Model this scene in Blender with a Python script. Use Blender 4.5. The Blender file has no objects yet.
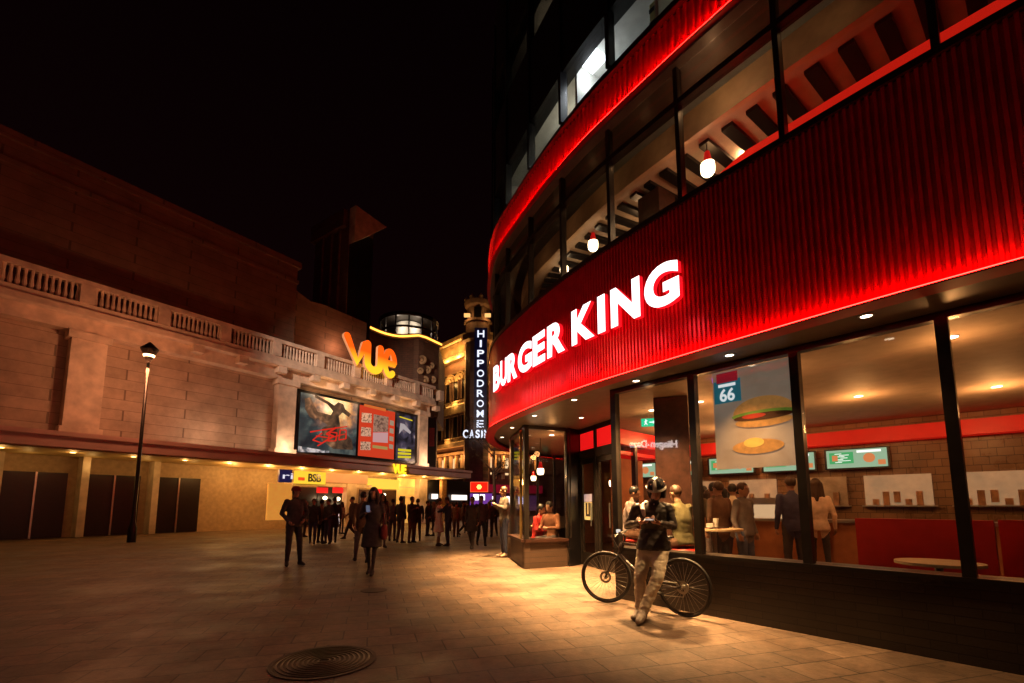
import bpy, bmesh, math, random
import numpy as np
from mathutils import Vector, Matrix, noise
random.seed(7)
PI = math.pi
sc = bpy.context.scene
C = sc.collection

# ------------------------------------------------------------------ camera
H = 1.36; FPX = 455.0; CX = 512.0; PY = 452.0
TH = math.atan((505 - PY) / FPX); ct, st = math.cos(TH), math.sin(TH)
cam = bpy.data.objects.new('camera', bpy.data.cameras.new('camera')); C.objects.link(cam)
cam.location = (0, 0, H); cam.rotation_euler = (PI / 2 + TH, 0, 0)
cam.data.sensor_width = 36; cam.data.lens = FPX / 1024 * 36
cam.data.shift_y = (PY - 341.5) / 1024
cam.data.clip_end = 500; cam.data.clip_start = .05
sc.camera = cam
def ray(x, y):
    a = (x - CX) / FPX; b = (PY - y) / FPX
    return (a, ct - b * st, st + b * ct)
def atz(x, y, z):
    d = ray(x, y); t = (z - H) / d[2]; return Vector((d[0] * t, d[1] * t, z))
def atY(x, y, Y):
    d = ray(x, y); t = Y / d[1]; return Vector((d[0] * t, Y, H + d[2] * t))

# ------------------------------------------------------------------ tagging
def tag(o, label=None, cat=None, group=None, kind=None):
    if label: o['label'] = label
    if cat: o['category'] = cat
    if group: o['group'] = group
    if kind: o['kind'] = kind
    return o
def empty(name, loc, rz=0, **k):
    o = bpy.data.objects.new(name, None); C.objects.link(o)
    o.location = loc; o.rotation_euler = (0, 0, rz); o.empty_display_size = .2
    return tag(o, **k)
def link(name, me, parent=None, loc=None, rz=0):
    o = bpy.data.objects.new(name, me); C.objects.link(o)
    if parent: o.parent = parent
    if loc is not None: o.location = loc
    if rz: o.rotation_euler = (0, 0, rz)
    return o
def copy_tree(o, parent=None):
    c = o.copy(); C.objects.link(c)
    if parent: c.parent = parent
    for ch in list(o.children): copy_tree(ch, c)
    return c

# ------------------------------------------------------------------ materials
MATS = {}
def mat(name, col, rough=.6, metal=0, em=None, es=0, var=.25, scale=6, bump=0, bscale=60, coat=0):
    if name in MATS: return MATS[name]
    m = bpy.data.materials.new(name); m.use_nodes = True; MATS[name] = m
    nt = m.node_tree; b = nt.nodes['Principled BSDF']
    b.inputs['Roughness'].default_value = rough; b.inputs['Metallic'].default_value = metal
    if coat: b.inputs['Coat Weight'].default_value = coat; b.inputs['Coat Roughness'].default_value = .22
    tc = nt.nodes.new('ShaderNodeTexCoord')
    if var:
        n = nt.nodes.new('ShaderNodeTexNoise'); n.inputs['Scale'].default_value = scale; n.inputs['Detail'].default_value = 5
        nt.links.new(tc.outputs['Object'], n.inputs['Vector'])
        r = nt.nodes.new('ShaderNodeValToRGB')
        r.color_ramp.elements[0].position = .3; r.color_ramp.elements[1].position = .7
        r.color_ramp.elements[0].color = tuple(c * (1 - var) for c in col) + (1,)
        r.color_ramp.elements[1].color = tuple(min(1, c * (1 + var)) for c in col) + (1,)
        nt.links.new(n.outputs['Fac'], r.inputs['Fac']); nt.links.new(r.outputs['Color'], b.inputs['Base Color'])
    else:
        b.inputs['Base Color'].default_value = tuple(col) + (1,)
    if bump:
        n2 = nt.nodes.new('ShaderNodeTexNoise'); n2.inputs['Scale'].default_value = bscale
        nt.links.new(tc.outputs['Object'], n2.inputs['Vector'])
        bp = nt.nodes.new('ShaderNodeBump'); bp.inputs['Strength'].default_value = bump; bp.inputs['Distance'].default_value = .01
        nt.links.new(n2.outputs['Fac'], bp.inputs['Height']); nt.links.new(bp.outputs['Normal'], b.inputs['Normal'])
    if em:
        b.inputs['Emission Color'].default_value = tuple(em) + (1,); b.inputs['Emission Strength'].default_value = es
    return m
def brickmat(name, c1, c2, cm, bw, bh, mortar=.01, rz=0, wall=False, rough=.7, bump=.3, var=.3, offs=.5):
    m = bpy.data.materials.new(name); m.use_nodes = True; nt = m.node_tree; b = nt.nodes['Principled BSDF']
    L = nt.links.new; N = nt.nodes.new
    tc = N('ShaderNodeTexCoord'); mp = N('ShaderNodeMapping'); mp.inputs['Rotation'].default_value = (0, 0, rz)
    if wall:
        sp = N('ShaderNodeSeparateXYZ'); L(tc.outputs['Object'], sp.inputs[0])
        ad = N('ShaderNodeMath'); ad.operation = 'SUBTRACT'; L(sp.outputs['X'], ad.inputs[0]); L(sp.outputs['Y'], ad.inputs[1])
        cb = N('ShaderNodeCombineXYZ'); L(ad.outputs[0], cb.inputs['X']); L(sp.outputs['Z'], cb.inputs['Y'])
        L(cb.outputs[0], mp.inputs['Vector'])
    else: L(tc.outputs['Object'], mp.inputs['Vector'])
    br = N('ShaderNodeTexBrick'); L(mp.outputs[0], br.inputs['Vector'])
    br.inputs['Scale'].default_value = 1; br.inputs['Brick Width'].default_value = bw; br.inputs['Row Height'].default_value = bh
    br.inputs['Mortar Size'].default_value = mortar; br.inputs['Mortar Smooth'].default_value = .3
    br.offset = offs
    br.inputs['Color1'].default_value = c1 + (1,); br.inputs['Color2'].default_value = c2 + (1,); br.inputs['Mortar'].default_value = cm + (1,)
    n = N('ShaderNodeTexNoise'); n.inputs['Scale'].default_value = 1.3; n.inputs['Detail'].default_value = 8; n.inputs['Roughness'].default_value = .65
    L(tc.outputs['Object'], n.inputs['Vector'])
    r = N('ShaderNodeMapRange'); r.inputs['From Min'].default_value = .3; r.inputs['From Max'].default_value = .7
    r.inputs['To Min'].default_value = 1 - var; r.inputs['To Max'].default_value = 1 + var * .6
    L(n.outputs['Fac'], r.inputs['Value'])
    mx = N('ShaderNodeVectorMath'); mx.operation = 'SCALE'; L(br.outputs['Color'], mx.inputs[0]); L(r.outputs[0], mx.inputs['Scale'])
    L(mx.outputs[0], b.inputs['Base Color'])
    n3 = N('ShaderNodeTexNoise'); n3.inputs['Scale'].default_value = 40; n3.inputs['Detail'].default_value = 4; L(tc.outputs['Object'], n3.inputs['Vector'])
    s = N('ShaderNodeMath'); s.operation = 'MULTIPLY_ADD'; L(br.outputs['Fac'], s.inputs[0]); s.inputs[1].default_value = -1.5; L(n3.outputs['Fac'], s.inputs[2])
    bp = N('ShaderNodeBump'); bp.inputs['Strength'].default_value = bump; bp.inputs['Distance'].default_value = .01
    L(s.outputs[0], bp.inputs['Height']); L(bp.outputs[0], b.inputs['Normal'])
    rr = N('ShaderNodeMapRange'); rr.inputs['To Min'].default_value = rough - .15; rr.inputs['To Max'].default_value = rough + .15
    L(n.outputs['Fac'], rr.inputs['Value']); L(rr.outputs[0], b.inputs['Roughness'])
    return m
def emit(name, col, s):
    if name in MATS: return MATS[name]
    m = bpy.data.materials.new(name); m.use_nodes = True; MATS[name] = m
    nt = m.node_tree; nt.nodes.remove(nt.nodes['Principled BSDF'])
    e = nt.nodes.new('ShaderNodeEmission'); e.inputs[0].default_value = tuple(col) + (1,); e.inputs[1].default_value = s
    nt.links.new(e.outputs[0], nt.nodes['Material Output'].inputs[0]); return m
def glassmat(name, tint=(.9, .9, .9), ior=1.45):
    m = bpy.data.materials.new(name); m.use_nodes = True; nt = m.node_tree
    nt.nodes.remove(nt.nodes['Principled BSDF'])
    t = nt.nodes.new('ShaderNodeBsdfTransparent'); t.inputs[0].default_value = tint + (1,)
    g = nt.nodes.new('ShaderNodeBsdfGlossy'); g.inputs['Roughness'].default_value = .01
    lw_ = nt.nodes.new('ShaderNodeLayerWeight'); lw_.inputs[0].default_value = .5
    pw = nt.nodes.new('ShaderNodeMath'); pw.operation = 'POWER'; pw.inputs[1].default_value = 5; nt.links.new(lw_.outputs['Facing'], pw.inputs[0])
    f = nt.nodes.new('ShaderNodeMath'); f.operation = 'MULTIPLY_ADD'; f.inputs[1].default_value = .6; f.inputs[2].default_value = .03; nt.links.new(pw.outputs[0], f.inputs[0])
    x = nt.nodes.new('ShaderNodeMixShader')
    nt.links.new(f.outputs[0], x.inputs[0]); nt.links.new(t.outputs[0], x.inputs[1]); nt.links.new(g.outputs[0], x.inputs[2])
    nt.links.new(x.outputs[0], nt.nodes['Material Output'].inputs[0]); return m

M = {}
M['red'] = mat('red_metal', (.62, .010, .035), .3, .25, var=.15, coat=.45)
M['redpanel'] = mat('red_panel', (.5, .015, .012), .5, var=.1)
M['dark'] = mat('dark_metal', (.022, .017, .014), .35, .3, var=.3)
M['black'] = mat('black_cladding', (.008, .007, .008), .35, var=.3)
M['soffit'] = mat('soffit_panel', (.13, .105, .085), .4, var=.15)
M['tile'] = brickmat('dark_wall_tiles', (.03, .022, .017), (.045, .032, .023), (.012, .01, .008), .5, .08, .006, wall=True, rough=.35)
M['clad'] = brickmat('brown_cladding', (.075, .042, .026), (.06, .034, .02), (.03, .02, .015), 3, .115, .006, wall=True, rough=.5)
M['glass'] = glassmat('clear_glass')
M['darkglass'] = glassmat('grey_glass', (.55, .52, .5), 1.5)
M['ceiling'] = mat('interior_ceiling', (.42, .33, .25), .7, var=.1)
M['floor'] = brickmat('interior_floor', (.3, .2, .13), (.26, .17, .11), (.1, .07, .05), .6, .6, .006, rough=.4, offs=0)
M['orange'] = mat('orange_wall', (.5, .2, .08), .6, var=.15)
M['tan'] = mat('tan_wall', (.45, .32, .2), .6, var=.15)
M['wood'] = mat('dark_wood', (.045, .018, .012), .35, var=.4, scale=12)
M['office'] = mat('office_wall', (.5, .49, .44), .8, var=.1)
M['stone'] = brickmat('cream_stone', (.58, .46, .35), (.50, .39, .29), (.25, .19, .14), 1.2, .45, .01, wall=True)
M['stonep'] = mat('cream_plaster', (.68, .56, .44), .7, var=.25, scale=2, bump=.3, bscale=12)
M['brownstone'] = brickmat('brown_stone', (.2, .12, .08), (.17, .1, .07), (.09, .06, .04), 1.1, .4, .012, wall=True)
M['brick'] = brickmat('old_brick', (.17, .085, .055), (.14, .07, .045), (.08, .05, .04), .5, .18, .015, wall=True)
M['goldstone'] = mat('carved_stone', (.5, .36, .2), .7, var=.35, scale=1.5, bump=.6, bscale=6)
M['granite'] = mat('black_granite', (.006, .005, .006), .6, var=.3)
M['canopy'] = mat('canopy_paint', (.62, .40, .35), .5, var=.15, scale=1)
M['red_led'] = emit('red_led', (1, .006, .004), 62)
M['red_led2'] = emit('cornice_led', (1, .006, .004), 190)
M['gold_led'] = emit('gold_led', (1, .4, .05), 3.5)
M['white_sign'] = emit('sign_white', (1, .93, .95), 2.2)
M['bulb'] = emit('warm_bulb', (1, .74, .42), 9)
M['spotbulb'] = emit('spot_bulb', (1, .8, .55), 14)
M['redshade'] = mat('red_lampshade', (.5, .01, .01), .35, em=(1, .01, .01), es=.35, var=0)
M['steel'] = mat('steel', (.5, .48, .45), .3, .9, var=.1)

# ------------------------------------------------------------------ mesh helper
class MB:
    def __init__(s): s.v = []; s.f = []; s.m = []; s.mi = 0
    def face(s, pts):
        i = len(s.v); s.v += [tuple(p) for p in pts]; s.f.append(tuple(range(i, i + len(pts)))); s.m.append(s.mi)
    def box(s, c, d, rz=0, rot=None):
        R = rot or Matrix.Rotation(rz, 3, 'Z'); c = Vector(c); i = len(s.v)
        for z in (-.5, .5):
            for x, y in ((-.5, -.5), (.5, -.5), (.5, .5), (-.5, .5)):
                s.v.append(tuple(c + R @ Vector((x * d[0], y * d[1], z * d[2]))))
        for f in ((0, 3, 2, 1), (4, 5, 6, 7), (0, 1, 5, 4), (1, 2, 6, 5), (2, 3, 7, 6), (3, 0, 4, 7)):
            s.f.append(tuple(i + k for k in f)); s.m.append(s.mi)
        return s
    def prism(s, poly, z0, z1):
        n = len(poly); i = len(s.v)
        a = sum(poly[k][0] * poly[(k + 1) % n][1] - poly[(k + 1) % n][0] * poly[k][1] for k in range(n))
        if a < 0: poly = poly[::-1]
        s.v += [(p[0], p[1], z0) for p in poly] + [(p[0], p[1], z1) for p in poly]
        s.f.append(tuple(i + n - 1 - k for k in range(n))); s.f.append(tuple(i + n + k for k in range(n)))
        s.m += [s.mi, s.mi]
        for k in range(n):
            s.f.append((i + k, i + (k + 1) % n, i + n + (k + 1) % n, i + n + k)); s.m.append(s.mi)
        return s
    def seg(s, a, b, th, z0, z1, off=0):     # upright slab along plan segment a-b
        a = Vector(a[:2]); b = Vector(b[:2]); d = (b - a).normalized(); n = Vector((d.y, -d.x))
        p = [a + n * (off - th / 2), b + n * (off - th / 2), b + n * (off + th / 2), a + n * (off + th / 2)]
        return s.prism([(q.x, q.y) for q in p], z0, z1)
    def tube(s, pts, r, n=8, caps=True):
        pts = [Vector(p) for p in pts]; rr = r if isinstance(r, (list, tuple)) else [r] * len(pts)
        i0 = len(s.v); up = None
        for k, p in enumerate(pts):
            d = (pts[min(k + 1, len(pts) - 1)] - pts[max(k - 1, 0)]).normalized()
            if up is None: up = Vector((0, 0, 1)) if abs(d.z) < .9 else Vector((1, 0, 0))
            a = d.cross(up).normalized(); b = a.cross(d).normalized(); up = b
            for j in range(n):
                t = 2 * PI * j / n; s.v.append(tuple(p + (a * math.cos(t) + b * math.sin(t)) * rr[k]))
        for k in range(len(pts) - 1):
            for j in range(n):
                a0 = i0 + k * n + j; a1 = i0 + k * n + (j + 1) % n
                s.f.append((a0, a1, a1 + n, a0 + n)); s.m.append(s.mi)
        if caps:
            s.f.append(tuple(i0 + j for j in range(n))[::-1]); e = i0 + (len(pts) - 1) * n
            s.f.append(tuple(e + j for j in range(n))); s.m += [s.mi, s.mi]
        return s
    def lathe(s, prof, n=16, c=(0, 0, 0), axis='z'):
        i0 = len(s.v)
        for r, z in prof:
            for j in range(n):
                t = 2 * PI * j / n
                p = (r * math.cos(t), r * math.sin(t), z) if axis == 'z' else (r * math.cos(t), z, r * math.sin(t))
                s.v.append((c[0] + p[0], c[1] + p[1], c[2] + p[2]))
        for k in range(len(prof) - 1):
            for j in range(n):
                a0 = i0 + k * n + j; a1 = i0 + k * n + (j + 1) % n
                s.f.append((a0, a1, a1 + n, a0 + n)); s.m.append(s.mi)
        return s
    def torus(s, c, R, r, n=40, m=8, axis='y'):
        i0 = len(s.v)
        for k in range(n):
            t = 2 * PI * k / n
            for j in range(m):
                q = 2 * PI * j / m; rr = R + r * math.cos(q); h = r * math.sin(q)
                p = (rr * math.cos(t), h, rr * math.sin(t)) if axis == 'y' else (rr * math.cos(t), rr * math.sin(t), h)
                s.v.append((c[0] + p[0], c[1] + p[1], c[2] + p[2]))
        for k in range(n):
            for j in range(m):
                a = i0 + k * m + j; b = i0 + k * m + (j + 1) % m
                c2 = i0 + ((k + 1) % n) * m + (j + 1) % m; d = i0 + ((k + 1) % n) * m + j
                s.f.append((a, b, c2, d)); s.m.append(s.mi)
        return s
    def mesh(s, name, mats, smooth=False):
        me = bpy.data.meshes.new(name); me.from_pydata(s.v, [], s.f)
        mats = mats if isinstance(mats, (list, tuple)) else [mats]
        for m in mats: me.materials.append(m)
        me.polygons.foreach_set('material_index', s.m)
        if smooth: me.polygons.foreach_set('use_smooth', [True] * len(me.polygons))
        me.update(); me.validate(); return me
    def build(s, name, mats, parent=None, smooth=False, loc=None, rz=0):
        return link(name, s.mesh(name, mats, smooth), parent, loc, rz)

# path utilities ---------------------------------------------------
def catmull(P, n=24):
    out = []
    for i in range(len(P) - 1):
        p0 = P[max(i - 1, 0)]; p1 = P[i]; p2 = P[i + 1]; p3 = P[min(i + 2, len(P) - 1)]
        for k in range(n):
            t = k / n
            out.append(tuple(.5 * (2 * p1[j] + (p2[j] - p0[j]) * t + (2 * p0[j] - 5 * p1[j] + 4 * p2[j] - p3[j]) * t * t + (3 * p1[j] - p0[j] - 3 * p2[j] + p3[j]) * t ** 3) for j in (0, 1)))
    out.append(P[-1]); return out
class Path:
    def __init__(s, P):
        s.p = [Vector(q) for q in P]; s.l = [0]
        for a, b in zip(s.p, s.p[1:]): s.l.append(s.l[-1] + (b - a).length)
        s.L = s.l[-1]
    def raw(s, t):
        t = max(0, min(s.L - 1e-6, t)); i = max(0, int(np.searchsorted(s.l, t, side='right')) - 1)
        a, b = s.p[i], s.p[i + 1]; return a + (b - a) * ((t - s.l[i]) / (s.l[i + 1] - s.l[i]))
    def dirv(s, t): return (s.raw(t + .12) - s.raw(t - .12)).normalized()
    def at(s, t, off=0, z=0):            # outward = right-hand side of travel (towards the plaza)
        d = s.dirv(t); n = Vector((-d.y, d.x)) * -1
        p = s.raw(t) + n * off; return Vector((p.x, p.y, z))
    def s_px(s, x, y=300):           # arc length where a vertical plan ray at photo column x meets the path
        k = (x - CX) / FPX / (ct - (PY - y) / FPX * st); best = None
        for i, (a, b) in enumerate(zip(s.p, s.p[1:])):
            fa = a.x - k * a.y; fb = b.x - k * b.y
            if fa * fb <= 0 and fa != fb and a.y > 0:
                u = fa / (fa - fb); y = a.y + (b.y - a.y) * u
                if best is None or y < best[0]: best = (y, s.l[i] + u * (s.l[i + 1] - s.l[i]))
        return best[1] if best else None
    def sweep(s, mb, sec, s0, s1, step=.15, close=True):
        n = max(2, int((s1 - s0) / step) + 1); i0 = len(mb.v); k = len(sec)
        for i in range(n):
            t = s0 + (s1 - s0) * i / (n - 1)
            for o, z in sec: mb.v.append(tuple(s.at(t, o, z)))
        for i in range(n - 1):
            for j in range(k if close else k - 1):
                a = i0 + i * k + j; b = i0 + i * k + (j + 1) % k
                mb.f.append((a, a + k, b + k, b)); mb.m.append(mb.mi)
        if close and k > 2:
            mb.f.append(tuple(i0 + j for j in range(k))); e = i0 + (n - 1) * k
            mb.f.append(tuple(e + j for j in range(k))[::-1]); mb.m += [mb.mi] * 2
        return mb
    def slab(s, mb, o0, o1, z0, z1, s0, s1, step=.15):
        return s.sweep(mb, [(o0, z0), (o1, z0), (o1, z1), (o0, z1)], s0, s1, step)
def solve_off(path, x, y, off, t0=5., t1=None):
    d = ray(x, y); k = d[0] / d[1]; t1 = t1 or path.L - .3; prev = None; best = None; n = 700
    for i in range(n):
        t = t0 + (t1 - t0) * i / (n - 1); q = path.at(t, off)
        if q.y > .3:
            f = q.x - k * q.y
            if prev is not None and prev[0] * f <= 0 and (best is None or q.y < best[1].y): best = (t, q)
            prev = (f,)
        else: prev = None
    if best is None: return None
    t, q = best; return t, Vector((q.x, q.y, H + d[2] / d[1] * q.y))
def text_mesh(txt, size=1, bold=0., ext=.02, shear=0, bevel=0, align='CENTER'):
    cu = bpy.data.curves.new('t', 'FONT'); cu.body = txt; cu.size = size; cu.offset = bold; cu.extrude = ext; cu.shear = shear
    cu.bevel_depth = bevel; cu.align_x = align; cu.resolution_u = 6
    o = bpy.data.objects.new('t', cu); me = bpy.data.meshes.new_from_object(o); bpy.data.objects.remove(o); return me
def fit_text(txt, w, h, ext=.02, bold=0.):
    me = text_mesh(txt, 1, bold, 1)
    co = np.array([v.co[:] for v in me.vertices]); lo = co.min(0); hi = co.max(0)
    co = (co - lo) / (hi - lo); co[:, 0] *= w; co[:, 1] *= h; co[:, 2] = (co[:, 2] - .5) * 2 * ext
    return me, co
def sign_text(name, txt, c, w, h, right, ext, mats, parent=None, bold=0., per_letter=False, up=Vector((0, 0, 1))):
    # flat lettering centred at c, reading along unit vector `right`
    me, co = fit_text(txt, w, h, ext, bold); right = Vector(right).normalized(); n = right.cross(up)
    me.vertices.foreach_set('co', [q for a in co for q in (Vector(c) + right * (a[0] - w / 2) + up * (a[1] - h / 2) + n * a[2])])
    me.materials.clear()
    for m in (mats if isinstance(mats, list) else [mats]): me.materials.append(m)
    me.update(); return link(name, me, parent)
def lamp(name, kind, loc, power, col, parent=None, size=.05, spot=None, blend=.5, target=None):
    l = bpy.data.lights.new(name, kind); l.energy = power; l.color = col
    l.shadow_soft_size = size
    if kind == 'SPOT': l.spot_size = spot or 2; l.spot_blend = blend
    o = bpy.data.objects.new(name, l); C.objects.link(o); o.location = loc
    if target is not None: o.rotation_euler = (Vector(target) - Vector(loc)).to_track_quat('-Z', 'Y').to_euler()
    if parent: o.parent = parent
    return o

# ------------------------------------------------------------------ body shapes (built first, placed later)
def V3(*a): return Vector(a)
TMP = bpy.data.scenes.new('tmp')
class Fig:
    """volumes that are fused into one continuous body surface; each volume carries a region"""
    def __init__(s): s.mb = MB(); s.prims = []
    def cone(s, a, b, ra, rb, reg, n=12, cap=True):
        a = Vector(a); b = Vector(b); s.mb.tube([a, b], [ra, rb], n)
        s.ball(a, ra, reg, False); s.ball(b, rb, reg, False); s.prims.append((a, b, ra, rb, reg))
    def ball(s, c, r, reg, rec=True, sc_=(1, 1, 1), rot=None):
        c = Vector(c); i0 = len(s.mb.v); n, m = 12, 8
        for i in range(m + 1):
            t = PI * i / m
            for j in range(n):
                p = 2 * PI * j / n; q = Vector((r * sc_[0] * math.sin(t) * math.cos(p), r * sc_[1] * math.sin(t) * math.sin(p), r * sc_[2] * math.cos(t)))
                if rot: q = rot @ q
                s.mb.v.append(tuple(c + q))
        for i in range(m):
            for j in range(n):
                a = i0 + i * n + j; b = i0 + i * n + (j + 1) % n
                s.mb.f.append((a, a + n, b + n, b)); s.mb.m.append(0)
        if rec: s.prims.append((c, c, r * sum(sc_) / 3, r * sum(sc_) / 3, reg))
    def loft(s, rings, reg, n=18):            # rings: (centre, half width, half depth, lateral vector)
        i0 = len(s.mb.v)
        for c, w_, d_, lat in rings:
            c = Vector(c); lat = Vector(lat).normalized(); up = Vector((0, 0, 1)); dp = lat.cross(up).normalized()
            for j in range(n):
                t = 2 * PI * j / n; ex = .8
                cx, cy = math.cos(t), math.sin(t)
                s.mb.v.append(tuple(c + lat * w_ * math.copysign(abs(cx) ** ex, cx) + dp * d_ * math.copysign(abs(cy) ** ex, cy)))
        for k in range(len(rings) - 1):
            for j in range(n):
                a = i0 + k * n + j; b = i0 + k * n + (j + 1) % n
                s.mb.f.append((a, b, b + n, a + n)); s.mb.m.append(0)
            a_, b_ = Vector(rings[k][0]), Vector(rings[k + 1][0]); rm = (rings[k][1] + rings[k][2]) / 2; rn = (rings[k + 1][1] + rings[k + 1][2]) / 2
            s.prims.append((a_, b_, rm, rn, reg))
        s.mb.f.append(tuple(i0 + j for j in range(n))[::-1]); e_ = i0 + (len(rings) - 1) * n; s.mb.f.append(tuple(e_ + j for j in range(n))); s.mb.m += [0, 0]
    def fuse(s, name, regs, voxel=.02, wrinkle=.006, smooth_it=2):
        me = s.mb.mesh('tmp', []) if False else bpy.data.meshes.new('tmp')
        me.from_pydata(s.mb.v, [], s.mb.f); bm = bmesh.new(); bm.from_mesh(me); bmesh.ops.recalc_face_normals(bm, faces=bm.faces); bm.to_mesh(me); bm.free()
        o = bpy.data.objects.new('tmp', me); TMP.collection.objects.link(o)
        md = o.modifiers.new('r', 'REMESH'); md.mode = 'VOXEL'; md.voxel_size = voxel
        if smooth_it: sm = o.modifiers.new('s', 'SMOOTH'); sm.iterations = smooth_it; sm.factor = .5
        TMP.view_layers[0].update(); dg = TMP.view_layers[0].depsgraph; dg.update()
        out = bpy.data.meshes.new_from_object(o.evaluated_get(dg)); bpy.data.objects.remove(o)
        out.name = name
        n = len(out.vertices); co = np.empty(n * 3); out.vertices.foreach_get('co', co); co = co.reshape(-1, 3)
        pc_ = np.array([p.center[:] for p in out.polygons]) if len(out.polygons) else np.zeros((0, 3))
        best = np.full(len(pc_), 1e9); reg = np.zeros(len(pc_), int); names = sorted(set(p[4] for p in s.prims), key=lambda r: regs.index(r))
        for a, b, ra, rb, rg in s.prims:
            A = np.array(a); Bv = np.array(b) - A; L2 = Bv @ Bv
            t = np.clip(((pc_ - A) @ Bv) / L2, 0, 1) if L2 > 1e-9 else np.zeros(len(pc_))
            d = np.linalg.norm(pc_ - A - t[:, None] * Bv, axis=1) / (ra + (rb - ra) * t) 
            m_ = d < best; best[m_] = d[m_]; reg[m_] = regs.index(rg)
        out.polygons.foreach_set('material_index', reg.tolist()); out.polygons.foreach_set('use_smooth', [True] * len(out.polygons))
        if wrinkle:
            nr = np.empty(n * 3); out.vertices.foreach_get('normal', nr); nr = nr.reshape(-1, 3)
            for i in range(n):
                q = co[i]
                if q[2] < 1.36:
                    nz = noise.noise(Vector((q[0] * 9, q[1] * 9, q[2] * 17))) + .5 * noise.noise(Vector((q[0] * 22, q[1] * 22, q[2] * 35)))
                    co[i] = q + nr[i] * nz * wrinkle
            out.vertices.foreach_set('co', co.ravel())
        out.update(); return out
REG = ['skin', 'top', 'leg', 'shoe', 'hair']
def figure(name, P, female=False, coat=0, dress=0, hem=0, smo=2, voxel=.02, hair='short', fingers=True, helmet=False, bag=False, wrinkle=.006):
    """P: joint dictionary; the figure faces -Y"""
    F = Fig(); g_ = lambda k: Vector(P[k])
    lat = (g_('shL') - g_('shR')).normalized(); latp = (g_('hipL') - g_('hipR')).normalized()
    sw = (g_('shL') - g_('shR')).length / 2; pe, ch, ne, hd = g_('pelvis'), g_('chest'), g_('neck'), g_('head')
    wt = .8 if female else 1
    hemz = pe + (pe - ch).normalized() * .06
    F.loft([(hemz, .17, .125, latp), (pe, .172, .13, latp), (pe.lerp(ch, .4), .148 * (.9 if female else 1.03), .115, latp.lerp(lat, .4)), (ch, .168 * wt ** .3, .13, lat), (ch.lerp(ne, .45), sw * .93, .118, lat), (ch.lerp(ne, .72), sw * .86, .095, lat), (ne, .07, .065, lat)], 'top')
    if hem: F.prims = [p for p in F.prims if (p[0] + p[1]).z / 2 > pe.z]
    if coat:
        k0 = pe; kn_ = (g_('kneL') + g_('kneR')) / 2; e_ = k0.lerp(kn_, coat)
        F.loft([(pe.lerp(ch, .15), .165, .13, latp), (pe.lerp(e_, .5), .19, .155, latp), (e_, .21, .17, latp)], 'top')
    if dress:
        e_ = Vector((pe.x, pe.y, pe.z - dress)); F.loft([(pe.lerp(ch, .2), .15, .12, latp), (pe.lerp(e_, .5), .2, .17, latp), (e_, .25, .21, latp)], 'top')
    if hem: F.ball(pe + V3(0, -.04, -.10), .15, 'leg', True, (1.15, .9, .8)); F.ball(pe + V3(0, -.06, -.16), .11, 'leg')
    F.cone(ne - (ne - ch) * .12, ne.lerp(hd, .45), .058, .052, 'skin')
    hf = P.get('face', (0, -1, -.1)); hf = Vector(hf).normalized(); rot = Vector((0, -1, 0)).rotation_difference(hf).to_matrix()
    F.ball(hd + rot @ V3(0, 0.012, .02), .1, 'skin', True, (.76, .93, 1.02), rot)
    F.ball(hd + rot @ V3(0, -.03, -.05), .07, 'skin', True, (.80, .85, .95), rot)
    F.ball(hd + rot @ V3(0, -.062, -.092), .026, 'skin', True, (1.1, .8, .8), rot)
    F.cone(hd + rot @ V3(0, -.088, .018), hd + rot @ V3(0, -.108, -.022), .010, .016, 'skin', 8)
    F.ball(hd + rot @ V3(0, -.088, -.058), .02, 'skin', True, (1.3, .6, .5), rot)
    F.ball(hd + rot @ V3(0, -.078, .035), .03, 'skin', True, (1.9, .5, .4), rot)
    for sx in (-1, 1): F.ball(hd + rot @ V3(sx * .079, .012, -.005), .024, 'skin', True, (.5, .8, 1.2), rot)
    for sd in 'LR':
        sh, el, wr = g_('sh' + sd), g_('el' + sd), g_('wr' + sd); wm = .87 if female else 1
        F.cone(sh, el, .066 * wm, .050 * wm, 'top'); F.cone(el, wr, .051 * wm, .034 * wm, 'skin' if P.get('bare') else 'top')
        hdv = P.get('hand' + sd); hdv = (Vector(hdv) - wr).normalized() if hdv else (wr - el).normalized()
        inw = Vector(P.get('palm' + sd, (-1 if sd == 'L' else 1, 0, 0))).normalized(); inw = (inw - hdv * inw.dot(hdv)).normalized(); sdv = hdv.cross(inw).normalized()
        pc_ = wr + hdv * .05
        F.cone(wr, wr + hdv * .03, .027, .027, 'skin'); 
        for q in (-.024, -.008, .008, .024): F.cone(wr + hdv * .02 + sdv * q * .7, wr + hdv * .088 + sdv * q * 1.1, .015, .0135, 'skin', 8)
        if fingers:
            for q, L_ in ((-.031, .058), (-.011, .074), (.010, .078), (.030, .068)):
                k1 = wr + hdv * .09 + sdv * q; k2 = k1 + (hdv * .8 + inw * .5) * L_ * .5; k3 = k2 + (hdv * .35 + inw * .9) * L_ * .5
                F.cone(k1, k2, .0095, .009, 'skin', 8); F.cone(k2, k3, .009, .0075, 'skin', 8)
            sgn = 1 if P.get('thumb' + sd, 1) > 0 else -1
            t1 = wr + hdv * .035 + sdv * .03 * sgn; t2 = t1 + hdv * .03 + sdv * .022 * sgn + inw * .015; t3 = t2 + hdv * .028 + inw * .018
            F.cone(t1, t2, .013, .011, 'skin', 8); F.cone(t2, t3, .011, .009, 'skin', 8)
        hp, kn_, an, to = g_('hip' + sd), g_('kne' + sd), g_('ank' + sd), g_('toe' + sd)
        reg = 'skin' if P.get('barelegs') else 'leg'; lm = P.get('legw', 1) * (.86 if female else 1)
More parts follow.
